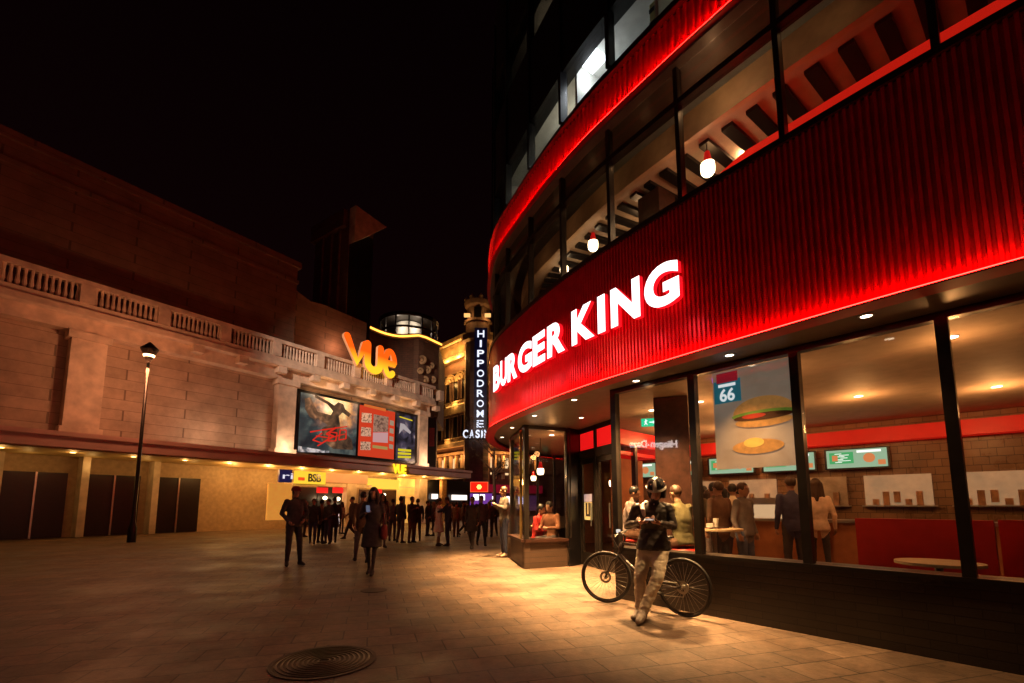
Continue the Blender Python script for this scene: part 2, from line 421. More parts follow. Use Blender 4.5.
        F.cone(hp, kn_, .092 * lm, .064 * lm, reg); F.cone(kn_, kn_.lerp(an, .35), .063 * lm, .062 * lm, reg); F.cone(kn_.lerp(an, .35), an + (kn_ - an) * .08, .060 * lm, .044 * lm * (1.25 if P.get('legw', 1) > 1 else 1), reg)
        hl = an + (an - to).normalized() * .035; hl.z = an.z - .045
        kf = P.get('shoew', 1); F.cone(an, hl, .042 * kf, .036 * kf, 'shoe'); F.cone(hl, an.lerp(to, .5) - V3(0, 0, .015), .037 * kf, .042 * kf, 'shoe'); F.cone(an.lerp(to, .45) - V3(0, 0, .012), to, .043 * kf, .030 * kf, 'shoe'); F.cone(an, an.lerp(to, .5), .042 * kf, .036 * kf, 'shoe')
    body = F.fuse(name, REG, voxel, wrinkle, smo)
    # hair
    hm = None
    if not helmet:
        G = Fig()
        G.ball(hd + rot @ V3(0, .022, .038), .104, 'hair', True, (.84, .95, .98), rot)
        if hair == 'long':
            for sx in (-.07, -.035, 0, .035, .07):
                yb = .075 - abs(sx) * .9
                G.cone(hd + rot @ V3(sx, yb, .03), ne + V3(sx * 1.5, .085 - abs(sx), -.1), .04, .03, 'hair')
            for sx in (-1, 1): G.cone(hd + rot @ V3(sx * .075, -.01, .03), ne + V3(sx * .1, -.07, -.05), .028, .025, 'hair')
        elif hair == 'bun': G.ball(hd + rot @ V3(0, .12, .06), .045, 'hair')
        hm = G.fuse(name + '_hair', REG, voxel * .8, 0, 2)
        # cut away the face side
        bm = bmesh.new(); bm.from_mesh(hm)
        inv = rot.transposed()
        dead = [v for v in bm.verts if (lambda q: q.y < -.055 - .0 and q.z < .075 and abs(q.x) < .07 and q.z > -.2)(inv @ (v.co - hd))]
        bmesh.ops.delete(bm, geom=dead, context='VERTS'); bm.to_mesh(hm); bm.free()
        for p in hm.polygons: p.material_index = 0
    return body, hm
def J(**k):
    d = dict(pelvis=(0, 0, .93), chest=(0, .0, 1.24), neck=(0, .01, 1.48), head=(0, -.015, 1.635), shL=(.175, 0, 1.42), shR=(-.175, 0, 1.42),
             elL=(.235, .03, 1.14), elR=(-.235, .03, 1.14), wrL=(.24, -.05, .91), wrR=(-.24, -.05, .91), hipL=(.085, 0, .90), hipR=(-.085, 0, .90),
             kneL=(.1, -.02, .49), kneR=(-.1, -.02, .49), ankL=(.11, .02, .085), ankR=(-.11, .02, .085), toeL=(.14, -.13, .032), toeR=(-.14, -.13, .032))
    d.update(k); return d
POSES = {
 'stand': (J(), {}),
 'stand2': (J(elL=(.27, .04, 1.16), wrL=(.16, -.16, 1.02), elR=(-.26, .05, 1.16), wrR=(-.15, -.12, .98), kneL=(.12, -.05, .49), ankL=(.16, .0, .085), toeL=(.22, -.12, .032)), {}),
 'walk': (J(kneL=(.09, -.17, .5), ankL=(.09, -.28, .1), toeL=(.1, -.42, .05), kneR=(-.09, -.03, .48), ankR=(-.09, .26, .13), toeR=(-.09, .14, .035), wrL=(.22, .12, .92), wrR=(-.22, -.2, .95)), {}),
 'walkcoat': (J(kneL=(.08, -.12, .5), ankL=(.08, -.2, .1), toeL=(.09, -.34, .05), kneR=(-.08, -.02, .48), ankR=(-.08, .2, .13), toeR=(-.08, .08, .035)), dict(coat=.75)),
 'phone': (J(elR=(-.24, -.02, 1.16), wrR=(-.10, -.23, 1.24), handR=(-.02, -.3, 1.28), face=(-.1, -1, -.35), kneL=(.07, -.1, .5), ankL=(.05, -.14, .09), toeL=(.06, -.28, .035), kneR=(-.07, .0, .49), ankR=(-.06, .1, .1), toeR=(-.07, -.03, .035), legw=.85, shL=(.16, 0, 1.42), shR=(-.16, 0, 1.42)), dict(female=True, coat=.85, hair='long')),
 'woman': (J(shL=(.155, 0, 1.41), shR=(-.155, 0, 1.41), legw=.9, wrL=(.2, -.15, 1.0)), dict(female=True, hair='long')),
 'hugman': (J(shL=(.17, -.02, 1.42), elL=(.2, -.22, 1.25), wrL=(.08, -.4, 1.2), elR=(-.2, -.2, 1.2), wrR=(-.08, -.4, 1.1), face=(.3, -1, -.2), head=(.03, -.05, 1.63)), {}),
 'hugwoman': (J(shL=(.15, 0, 1.41), shR=(-.15, 0, 1.41), elL=(.18, -.2, 1.38), wrL=(.1, -.36, 1.48), elR=(-.18, -.2, 1.38), wrR=(-.1, -.36, 1.48), bare=1, barelegs=1, legw=.8, head=(-.02, -.04, 1.635)), dict(female=True, dress=.42, hair='bun')),
 'camera': (J(elR=(-.25, -.05, 1.2), wrR=(-.08, -.26, 1.3), handR=(0, -.3, 1.36), elL=(.25, -.05, 1.2), wrL=(.08, -.26, 1.3), handL=(0, -.3, 1.36), face=(0, -1, -.25)), {}),
 'seated': (J(pelvis=(0, 0, .62), chest=(0, -.03, .95), neck=(0, -.07, 1.18), head=(0, -.12, 1.33), shL=(.175, -.05, 1.12), shR=(-.175, -.05, 1.12), elL=(.25, -.12, .86), elR=(-.25, -.12, .86), wrL=(.12, -.34, .86), wrR=(-.12, -.34, .86), hipL=(.09, -.02, .6), hipR=(-.09, -.02, .6), kneL=(.14, -.42, .6), kneR=(-.14, -.42, .6), ankL=(.13, -.4, .18), ankR=(-.13, -.4, .18), toeL=(.14, -.54, .12), toeR=(-.14, -.54, .12), face=(0, -1, -.35)), {}),
}
FM = {}
for k, (P, kw) in POSES.items(): FM[k] = figure('person_' + k, P, voxel=.0175, **kw)
CY = dict(pelvis=(0, .0, .86), chest=(.015, -.03, 1.17), neck=(.035, -.06, 1.40), head=(.065, -.125, 1.55), shL=(.185, -.05, 1.325), shR=(-.185, -.05, 1.325),
          elL=(.25, -.06, 1.10), elR=(-.30, -.08, 1.10), wrL=(.125, -.29, 1.145), wrR=(-.125, -.29, 1.145), handL=(.03, -.35, 1.16), handR=(-.03, -.35, 1.16), palmL=(-.3, 0, 1), palmR=(.3, 0, 1),
          hipL=(.095, -.03, .85), hipR=(-.095, -.03, .85), kneL=(.06, -.26, .50), kneR=(-.155, -.18, .48), ankL=(-.11, -.38, .11), ankR=(-.16, -.2, .10), toeL=(-.13, -.54, .045), toeR=(-.22, -.33, .035),
          face=(-.02, -1, -.5), legw=1.14, shoew=1.25, thumbL=-1, thumbR=1)
cyb, _ = figure('person_cyclist', CY, voxel=.0085, helmet=True, wrinkle=.010, hem=1, smo=6)
hd = Vector(CY['head']); rot = Vector((0, -1, 0)).rotation_difference(Vector(CY['face']).normalized()).to_matrix()
G = Fig()
for sx in (-1, 1):
    G.cone(hd + rot @ V3(sx * .094, .01, .0), hd + rot @ V3(sx * .078, .0, -.10), .028, .022, 'hair'); G.cone(hd + rot @ V3(sx * .08, .055, .0), hd + rot @ V3(sx * .075, .05, -.11), .04, .035, 'hair')
G.cone(hd + rot @ V3(0, .09, -.0), hd + rot @ V3(0, .07, -.11), .06, .06, 'hair')
hood = G.fuse('hood', REG, .012, 0)
G = Fig()  # collar and open jacket lapels, light shirt
ch = Vector(CY['chest']); ne = Vector(CY['neck'])
G.cone(ch + V3(-.0, -.125, .0), ne + V3(.0, -.055, -.035), .028, .024, 'top'); sh_ = G.fuse('shirt', REG, .01, 0)
G = Fig()
G.cone(ne + V3(-.10, -.02, -.03), ch + V3(-.07, -.135, .02), .024, .016, 'top'); G.cone(ne + V3(.10, -.02, -.03), ch + V3(.045, -.14, .02), .024, .016, 'top'); G.cone(ne + V3(-.1, -.02, -.03), ne + V3(.1, -.02, -.03) + V3(0, .08, 0), .03, .03, 'top')
co_ = G.fuse('collar', REG, .01, 0)
G = Fig()
pts_ = [ne + V3(-.10, .0, -.01), ne + V3(-.15, -.05, -.045), ne + V3(-.13, -.11, -.10), ch + V3(-.10, -.135, .07)]
for a, c_ in zip(pts_, pts_[1:]): G.cone(a, c_, .03, .024, 'top')
sc2 = G.fuse('scarf', REG, .012, 0)

G = Fig(); _pe = Vector(CY['pelvis'])
G.loft([(_pe + V3(0, -.03, -.055), .205, .158, (1, 0, 0)), (_pe + V3(0, -.03, -.03), .212, .165, (1, 0, 0)), (_pe + V3(0, -.02, .04), .2, .155, (1, 0, 0)), (_pe + V3(0, -.02, .12), .172, .138, (1, 0, 0)), (_pe + V3(0, -.02, .2), .155, .125, (1, 0, 0))], 'top')
hem_me = G.fuse('jacket_hem', REG, .012, .008)
# ------------------------------------------------------------------ world and sky
w = bpy.data.worlds.new('World'); sc.world = w; w.use_nodes = True
nt = w.node_tree; bg = nt.nodes['Background']
tc = nt.nodes.new('ShaderNodeTexCoord'); sp = nt.nodes.new('ShaderNodeSeparateXYZ'); nt.links.new(tc.outputs['Generated'], sp.inputs[0])
rp = nt.nodes.new('ShaderNodeValToRGB'); e = rp.color_ramp.elements
e[0].position = 0; e[0].color = (.0048, .0010, .0011, 1); e[1].position = .95; e[1].color = (.0004, .0001, .0002, 1)
e2 = rp.color_ramp.elements.new(.45); e2.color = (.0030, .0006, .0008, 1)
nt.links.new(sp.outputs['Z'], rp.inputs[0]); nt.links.new(rp.outputs[0], bg.inputs[0]); bg.inputs[1].default_value = 1.0
sc.view_settings.view_transform = 'Standard'; sc.view_settings.look = 'None'; sc.view_settings.exposure = 0; sc.view_settings.gamma = 1
sc.cycles.use_denoising = True; sc.cycles.max_bounces = 8; sc.cycles.transparent_max_bounces = 16
sc.cycles.sample_clamp_indirect = 4; sc.cycles.caustics_reflective = False; sc.cycles.caustics_refractive = False

# ------------------------------------------------------------------ ground
g = MB(); g.face([(-150, -60, 0), (150, -60, 0), (150, 200, 0), (-150, 200, 0)])
def add_grime(m):
    nt = m.node_tree; b = nt.nodes['Principled BSDF']; L = nt.links.new; N = nt.nodes.new
    src = b.inputs['Base Color'].links[0].from_socket; tc = N('ShaderNodeTexCoord')
    v = N('ShaderNodeTexVoronoi'); v.inputs['Scale'].default_value = 4.5; L(tc.outputs['Object'], v.inputs['Vector'])
    r = N('ShaderNodeMapRange'); r.inputs[1].default_value = .07; r.inputs[2].default_value = .12; r.inputs[3].default_value = .5; r.inputs[4].default_value = 1; L(v.outputs['Distance'], r.inputs[0])
    n = N('ShaderNodeTexNoise'); n.inputs['Scale'].default_value = .55; n.inputs['Detail'].default_value = 9; n.inputs['Roughness'].default_value = .7; L(tc.outputs['Object'], n.inputs['Vector'])
    r2 = N('ShaderNodeMapRange'); r2.inputs[1].default_value = .36; r2.inputs[2].default_value = .62; r2.inputs[3].default_value = .5; r2.inputs[4].default_value = 1.15; L(n.outputs['Fac'], r2.inputs[0])
    n3 = N('ShaderNodeTexNoise'); n3.inputs['Scale'].default_value = 9; n3.inputs['Detail'].default_value = 6; n3.inputs['Roughness'].default_value = .75; L(tc.outputs['Object'], n3.inputs['Vector'])
    r3 = N('ShaderNodeMapRange'); r3.inputs[1].default_value = .35; r3.inputs[2].default_value = .65; r3.inputs[3].default_value = .72; r3.inputs[4].default_value = 1.2; L(n3.outputs['Fac'], r3.inputs[0])
    a = N('ShaderNodeMath'); a.operation = 'MULTIPLY'; L(r.outputs[0], a.inputs[0]); L(r2.outputs[0], a.inputs[1])
    a2 = N('ShaderNodeMath'); a2.operation = 'MULTIPLY'; L(a.outputs[0], a2.inputs[0]); L(r3.outputs[0], a2.inputs[1])
    mx = N('ShaderNodeVectorMath'); mx.operation = 'SCALE'; L(src, mx.inputs[0]); L(a2.outputs[0], mx.inputs['Scale']); L(mx.outputs[0], b.inputs['Base Color'])
    r4 = N('ShaderNodeMapRange'); r4.inputs[1].default_value = .35; r4.inputs[2].default_value = .65; r4.inputs[3].default_value = .38; r4.inputs[4].default_value = .75; L(n.outputs['Fac'], r4.inputs[0]); L(r4.outputs[0], b.inputs['Roughness'])
pav = brickmat('paving_slabs', (.255, .165, .11), (.175, .112, .076), (.07, .045, .03), .48, .32, .008, rz=math.radians(-17), rough=.6, bump=.35, var=.35)
add_grime(pav)
tag(g.build('ground', pav), kind='structure')

# ================================================================== RESTAURANT
WARM = (1, .57, .22)
BP = Path(catmull([(9, 19.5), (6, 19), (4, 18.2), (2, 17.0), (.5, 15.4), (-.3, 13.5), (-.56, 11.9), (-.515, 10.62), (-.33, 9.55), (.10, 8.45), (.62, 7.3), (1.07, 6.46), (1.49, 5.81), (2.01, 5.06), (2.42, 4.5), (3.3, 3.35), (4.4, 2.1), (6, .5), (8, -1.3)]))
# flip so that 'outward' points to the plaza
_t = BP.at(BP.L * .5, 1) - BP.at(BP.L * .5, 0)
assert _t.x < 0
S1 = BP.L
R = empty('restaurant_building', (3, 9, 0), label='curved corner restaurant with ribbed red front, red lit cornice and dark glazed floors above', cat='building')
R.location = (0, 0, 0)
def part(mb, name, m, parent=R, smooth=False): return mb.build(name, m, parent, smooth)
ZS = 3.13
# ribbed band helper
def ribbed(s0, s1, z0, z1, o0, o1, pitch=.055, depth=.024):
    mb = MB(); n = int((s1 - s0) / pitch); rows = [(z0, o0), ((z0 + z1) / 2, (o0 + o1) / 2), (z1, o1)]; i0 = 0; cols = 0
    for i in range(n):
        for du, dd in ((0, 0), (.3, 0), (.45, depth), (.85, depth)):
            for z, o in rows: mb.v.append(tuple(BP.at(s0 + (i + du) * pitch, o + dd, z)))
            cols += 1
    for c in range(cols - 1):
        for r in (0, 1):
            a = c * 3 + r; mb.f.append((a, a + 3, a + 4, a + 1)); mb.m.append(0)
    return mb
part(ribbed(2, S1 - .5, 3.07, 4.9, .0, .0), 'ribbed_fascia', M['red'])
part(BP.slab(MB(), -.12, -.004, 3.06, 4.9, 2, S1 - .5), 'fascia_backing', M['dark'])
part(BP.slab(MB(), -.12, .10, 3.03, 3.045, 2, S1 - .5), 'fascia_trim', M['redpanel'])
part(BP.slab(MB(), .066, .088, 3.048, 3.058, 2, S1 - .5), 'light_strip', M['red_led'])
part(BP.slab(MB(), -.45, .05, 4.9, 4.97, 2, S1 - .5), 'sill', M['dark'])
# soffit and overall slab
part(BP.slab(MB(), -4.2, -.125, ZS, ZS + .12, 3, S1 - .5), 'soffit', M['soffit'])
# first floor slab edge
part(BP.slab(MB(), -4.4, -.45, 4.72, 4.9, 3, S1 - .5), 'floor_slab', M['tan'])
# first floor glazing
s677 = BP.s_px(677, 206)
mull = sorted([s677 + k * 1.16 for k in range(-14, 9) if 2.5 < s677 + k * 1.16 < S1 - .6])
for a, b in zip(mull, mull[1:]):
    gp = part(BP.slab(MB(), -.14, -.13, 4.97, 6.30, a + .03, b - .03, .4), 'window_pane', M['glass'])
    part(BP.slab(MB(), -.14, -.13, 6.38, 6.82, a + .03, b - .03, .4), 'window_pane', M['darkglass'])
for s in mull: part(BP.slab(MB(), -.17, -.07, 4.97, 6.85, s - .028, s + .028, .05), 'mullion', M['dark'])
part(BP.slab(MB(), -.18, -.06, 6.30, 6.375, 2, S1 - .5), 'transom_rail', M['dark'])
# cornice
part(BP.slab(MB(), .0, .075, 6.862, 6.88, 2, S1 - .5), 'cornice_ledge', M['redpanel'])
part(BP.slab(MB(), -.6, -.003, 6.83, 6.9, 2, S1 - .5), 'upper_soffit', M['soffit'])
part(ribbed(2, S1 - .5, 6.885, 7.5, .0, -.04, .095, .03), 'ribbed_cornice', M['red'])
part(BP.slab(MB(), .052, .066, 6.883, 6.893, 2, S1 - .5), 'light_strip', M['red_led2'])
part(BP.slab(MB(), -.5, .06, 7.5, 7.54, 2, S1 - .5), 'cornice_cap', M['dark'])
# first floor interior: clerestory bulkhead, ceiling, slots, back wall
part(BP.slab(MB(), -.9, -.82, 6.45, 6.85, 3, S1 - .5), 'bulkhead', M['tan'])
part(BP.slab(MB(), -3.3, -.9, 6.62, 6.7, s677 - 8, S1 - .5, .4), 'upper_ceiling', M['ceiling'])
b = MB()
for k in range(48):
    s = 10.0 + k * .36
    if s > S1 - 1: break
    BP.sweep(b, [(-2.9, 6.56), (-1.2, 6.56), (-1.2, 6.615), (-2.9, 6.615)], s, s + .16, .1)
part(b, 'ceiling_slot', M['black'])
part(BP.slab(MB(), -3.3, -3.2, 4.9, 6.6, s677 - 5.5, S1 - .5, .3), 'upper_back_wall', M['wood'])
part(BP.slab(MB(), -3.19, -3.16, 4.9, 5.9, BP.s_px(720), S1 - .5, .3), 'upper_wall_panel', M['redpanel'])
b = MB()
_q = solve_off(BP, 656, 205, -1.5)[1]; b.box((_q.x, _q.y, 5.7), (.42, .42, 1.6), .6)
part(b, 'interior_column', M['wood'])
# second floor: spandrel, windows, upper black storeys
part(BP.slab(MB(), -.3, -.06, 7.54, 7.76, 2, S1 - .5), 'spandrel', M['black'])
S603 = BP.s_px(606, 62)
ofc = sorted([s for s in [S603 + k * 1.16 for k in range(-14, 10)] if 2.5 < s < S1 - .6])
lit = {}
for a, b_ in zip(ofc, ofc[1:]):
    part(BP.slab(MB(), -.13, -.12, 7.76, 8.7, a + .04, b_ - .04, .4), 'office_window', M['glass'])
for s in ofc: part(BP.slab(MB(), -.16, -.02, 7.76, 13.4, s - .035, s + .035, .05), 'mullion', M['black'])
part(BP.slab(MB(), -.3, -.06, 8.7, 10.4, 2, S1 - .5), 'spandrel', M['black'])
for i, (a, b_) in enumerate(zip(ofc, ofc[1:])):
    part(BP.slab(MB(), -.13, -.12, 10.4, 11.5, a + .04, b_ - .04, .4), 'office_window', M['darkglass'])
part(BP.slab(MB(), -.3, -.06, 11.5, 14, 2, S1 - .5), 'spandrel', M['black'])
part(BP.slab(MB(), -5, -.35, 13.9, 14.0, 3, S1 - .5, .4), 'roof', M['black'])
# offices
part(BP.slab(MB(), -3.6, -.35, 7.6, 7.7, 4, S1 - .5, .4), 'office_floor', M['office'])
part(BP.slab(MB(), -3.6, -.31, 8.95, 9.05, 4, S1 - .5, .4), 'office_ceiling', M['office'])
part(BP.slab(MB(), -3.6, -3.5, 7.7, 8.95, 4, S1 - .5, .4), 'office_back_wall', M['office'])
part(BP.slab(MB(), -3.6, -.31, 10.2, 10.3, 4, S1 - .5, .4), 'office_floor', M['office'])
part(BP.slab(MB(), -3.6, -3.5, 10.3, 12, 4, S1 - .5, .4), 'office_back_wall', M['office'])
part(BP.slab(MB(), -3.6, -.31, 12, 12.1, 4, S1 - .5, .4), 'office_ceiling', M['office'])
for s_ in (S603 + .62, S603 - 1.16, S603 - 4.5):   # office partitions
    part(BP.slab(MB(), -3.5, -.35, 7.7, 8.95, s_, s_ + .06, .05), 'office_partition', M['office'])
lp = None
for k in range(1, 40):
    q_ = solve_off(BP, 592, 57, -.3 - k * .05)
    if q_ and q_[1].z >= 8.88: lp = q_[1]; lp.z = 8.9; break
print('lp', lp)
lp = lp or BP.at(S603 - .42, -.75, 8.9)
b = MB(); b.box((0, 0, 0), (.34, .34, .05)); o = part(b, 'ceiling_light', emit('office_light', (.82, .93, 1), 6)); o.location = lp; o.rotation_euler = (0, 0, math.radians(-55))
lamp('office_lamp', 'POINT', lp - Vector((0, 0, .25)), 13, (.9, .95, 1), R, .2)
lamp('office_lamp', 'POINT', BP.at(S603 - 1.9, -1.2, 8.6), 26, (1, .92, .75), R, .2)
lamp('office_lamp', 'POINT', BP.at(S603 + 1.9, -1.4, 8.7), 7, (1, .9, .7), R, .2)
lamp('office_lamp', 'POINT', BP.at(BP.s_px(517), -1.0, 11.6), 4, (1, .85, .6), R, .2)
# yellow and black hazard pattern strip in the office
b = MB(); b.box((0, 0, 0), (.16, .03, .9)); b.mi = 1
for k in range(4): b.box((0, -.018, -.33 + k * .22), (.17, .02, .06))
o = part(b, 'striped_post', [mat('yellow_paint', (.45, .4, .16), .6), M['black']]); o.location = BP.at(BP.s_px(638), -.6, 8.35); o.rotation_euler = (0, 0, -.9)

# --- ground floor
W0 = Vector((1.53, 6.9)); WU = Vector((.643, -.766)); WN = Vector((-.766, -.643))
def wl(t, off=0, z=0): p = W0 + WU * t + WN * off; return Vector((p.x, p.y, z))
def wslab(mb, t0, t1, o0, o1, z0, z1):
    return mb.prism([tuple(wl(t0, o0)[:2]), tuple(wl(t1, o0)[:2]), tuple(wl(t1, o1)[:2]), tuple(wl(t0, o1)[:2])], z0, z1)
part(wslab(MB(), 0, 9, -.12, 0, 0, .70), 'plinth', M['tile'])
part(wslab(MB(), -.02, 9, -.3, .03, .70, .74), 'window_sill', M['dark'])
def t_wall(x, y, o=0):
    d = ray(x, y); k = d[0] / d[1]; b0 = W0 + WN * o; return (k * b0.y - b0.x) / (WU.x - k * WU.y)
_t1 = t_wall(694.8, 460); posts = [0.045, _t1] + [_t1 + 1.22 * k for k in range(1, 7)]
for t in posts: part(wslab(MB(), t - .045, t + .045, -.09, .02, .74, ZS - .07), 'window_post', M['dark'])
part(wslab(MB(), 0, 9, -.09, .02, ZS - .07, ZS - .002), 'window_head', M['dark'])
for a, b_ in zip(posts, posts[1:]): part(wslab(MB(), a + .046, b_ - .046, -.045, -.035, .741, ZS - .072), 'window_pane', M['glass'])
# return wall of the entrance recess
E_ = Vector((2.12, 9.2)); D_ = Vector((1.62, 10.75))
a = wl(0, -.12)
part(MB().seg((a.x, a.y), (E_.x, E_.y), .06, 0, .7), 'plinth', M['tile'])
part(MB().seg((a.x, a.y), (E_.x, E_.y), .012, .7, ZS - .07), 'window_pane', M['glass'])
part(MB().seg((a.x, a.y), (E_.x, E_.y), .06, ZS - .07, ZS - .002), 'window_head', M['dark'])
# entrance: doors and red transom lights
dv = (E_ - D_); dl = dv.length; du = dv / dl
def dpt(t): return D_ + du * t
cuts = [0, dl / 2, dl]
for t in cuts:
    p = dpt(t); part(MB().box((p.x, p.y, ZS / 2), (.1, .1, ZS - .004), math.atan2(du.y, du.x)), 'door_post', M['dark'])
for t0, t1 in zip(cuts, cuts[1:]):
    a, b_ = dpt(t0 + .05), dpt(t1 - .05)
    part(MB().seg(a, b_, .03, 2.62, 3.02), 'transom_light', mat('red_transom', (.5, .01, .01), .4, em=(1, .01, .01), es=.75, var=.1))
    part(MB().seg(a, b_, .09, 2.42, 2.62), 'door_head', M['dark'])
    part(MB().seg(a, b_, .09, 3.02, 3.125), 'door_head', M['dark'])
    dr = empty('door', (0, 0, 0)); dr.parent = R; dr.name = 'door'
    MB().seg(a, b_, .012, .3, 2.3).build('pane', M['glass'], dr)
    fr = MB(); fr.seg(a, b_, .05, 0.01, .3); fr.seg(a, b_, .05, 2.3, 2.415)
    u2 = (b_ - a).normalized(); fr.seg(a, a + u2 * .08, .05, .3, 2.3); fr.seg(b_ - u2 * .08, b_, .05, .3, 2.3)
    fr.build('door_frame', M['dark'], dr)
    q = b_ - u2 * .14; nn = Vector((u2.y, -u2.x)) * (1 if (Vector((u2.y, -u2.x)).dot(-q) > 0) else -1)
    MB().tube([(q.x + nn.x * .07, q.y + nn.y * .07, .9), (q.x + nn.x * .07, q.y + nn.y * .07, 1.4)], .015).build('handle', M['steel'], dr)
# corner bay
A_ = Vector((-.04, 11.82)); B_ = Vector((.27, 9.96)); C_ = Vector((1.24, 10.36))
bayfloor = [(B_.x, B_.y), (C_.x, C_.y), (1.7, 10.8), (1.7, 12.2), (0.0, 12.0), (A_.x, A_.y)]
bay = [A_, B_, C_]
for a, b_ in zip(bay, bay[1:]):
    part(MB().seg(a, b_, .12, 0.0, .56, -.06), 'plinth', M['clad'])
    part(MB().seg(a, b_, .012, .62, ZS - .08, -.05), 'window_pane', M['glass'])
    part(MB().seg(a, b_, .1, ZS - .08, ZS - .003, -.05), 'window_head', M['dark'])
    part(MB().seg(a, b_, .34, .56, .62, -.1), 'window_sill', M['wood'])
for p in (A_, B_, C_): part(MB().box((p.x + .04, p.y + .06, 1.87), (.1, .1, 2.5), .3), 'window_post', M['dark'])
part(MB().prism([(1.27, 10.33), (1.60, 10.7), (1.60, 11.3), (1.27, 11.0)], 0, ZS - .003), 'pier', M['black'])
part(MB().prism([(.17, 10.25), (.23, 10.25), (.23, 10.31), (.17, 10.31)], .62, 3.05), 'brass_post', mat('brass_pole', (.5, .33, .12), .3, .8))
# rear glazing of the ground floor, seen through the bay
rs = [7.2, 8.2, 9.2, 10.2, 11.2]
sA = min(((BP.raw(t * .1) - A_).length, t * .1) for t in range(int(S1 * 10)))[1]
sb = [sA - .15 - k * 1.15 for k in range(6)]
for k in range(5):
    p, q = BP.at(sb[k + 1], -.5), BP.at(sb[k], -.5)
    part(MB().seg(p, q, .1, 0, .56), 'plinth', M['clad']); part(MB().seg(p, q, .012, .56, ZS - .05), 'window_pane', M['glass'])
    part(MB().box((p.x, p.y, 1.84), (.08, .08, 2.56)), 'window_post', M['dark'])
endp = BP.at(sb[5], -.5)
# interior
ipoly = [tuple(wl(0, -.13)[:2]), (E_.x, E_.y), (D_.x, D_.y), (1.6, 10.8), tuple(C_), tuple(B_), tuple(A_)] + [tuple(BP.at(sb[k], -.5)[:2]) for k in range(6)] + [(9, 17), (14, 6), tuple(wl(9, -.13)[:2])]
fl = MB(); fl.face([(p[0], p[1], .012) for p in ipoly[::-1]]); part(fl, 'interior_floor', M['floor'])
cl = MB(); cl.face([(p[0], p[1], ZS - .02) for p in ipoly]); part(cl, 'interior_ceiling', M['ceiling'])
part(MB().seg((endp.x, endp.y), (9, 17), .1, 0, ZS), 'back_wall', M['orange'])
part(MB().seg((1.5, 11.2), (1.72, 13.6), .1, 0.02, ZS - .03), 'partition', M['redpanel'])
part(MB().seg((1.72, 13.6), (2.3, 15.5), .1, 0.02, ZS - .03), 'partition', M['wood'])
# kitchen wall
K0 = Vector((3.4, 13.6)); K1 = Vector((11, 6.2)); kd = (K1 - K0).normalized(); kn = Vector((kd.y, -kd.x))
if kn.dot(-K0) < 0: kn = -kn
def kpt(t, off, z): p = K0 + kd * t + kn * off; return Vector((p.x, p.y, z))
part(MB().seg(K0, K1, .1, 0.02, ZS - .03), 'kitchen_wall', brickmat('kitchen_tiles', (.34, .2, .11), (.27, .15, .08), (.12, .07, .04), .3, .15, .008, wall=True, rough=.3))
_kz = math.atan2(kd.y, kd.x)
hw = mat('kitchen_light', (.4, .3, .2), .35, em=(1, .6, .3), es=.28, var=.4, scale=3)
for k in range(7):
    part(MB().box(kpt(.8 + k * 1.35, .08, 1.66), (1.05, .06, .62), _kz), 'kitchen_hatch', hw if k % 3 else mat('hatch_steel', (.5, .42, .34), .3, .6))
    b = MB(); 
    for q in range(5): b.box(kpt(.45 + k * 1.35 + q * .17, .14, 1.42 + .05 * (q * 7 % 3)), (.1, .08, .12 + .1 * (q * 5 % 3)), _kz)
    part(b, 'shelf_goods', mat('shelf_cartons', (.4, .22, .12), .6, var=.5, scale=5))
    part(MB().box(kpt(.8 + k * 1.35, .12, 1.34), (1.15, .2, .03), _kz), 'shelf', M['steel'])
kz = math.atan2(kd.y, kd.x)
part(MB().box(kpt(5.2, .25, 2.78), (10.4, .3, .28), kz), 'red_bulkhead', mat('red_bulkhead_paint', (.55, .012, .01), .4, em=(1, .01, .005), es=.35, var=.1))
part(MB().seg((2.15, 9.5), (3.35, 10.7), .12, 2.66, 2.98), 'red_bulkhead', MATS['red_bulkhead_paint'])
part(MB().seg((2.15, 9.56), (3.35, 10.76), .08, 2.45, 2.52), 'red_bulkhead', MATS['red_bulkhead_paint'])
part(MB().seg((2.3, 10.4), (3.2, 11.3), .12, .02, 2.44), 'partition', M['orange'])
for x in (2.15, 2.72): part(MB().box((x, x + 7.35, 1.5), (.1, .1, 2.9), .78), 'interior_post', M['wood'])
# big dark pillar behind glass
pc = wl(1.55, 0) * 0
pp = Vector((2.62, 7.38, 0)); part(MB().box((pp.x, pp.y, 1.56), (.52, .4, 3.08), -.35), 'interior_column', M['wood'])
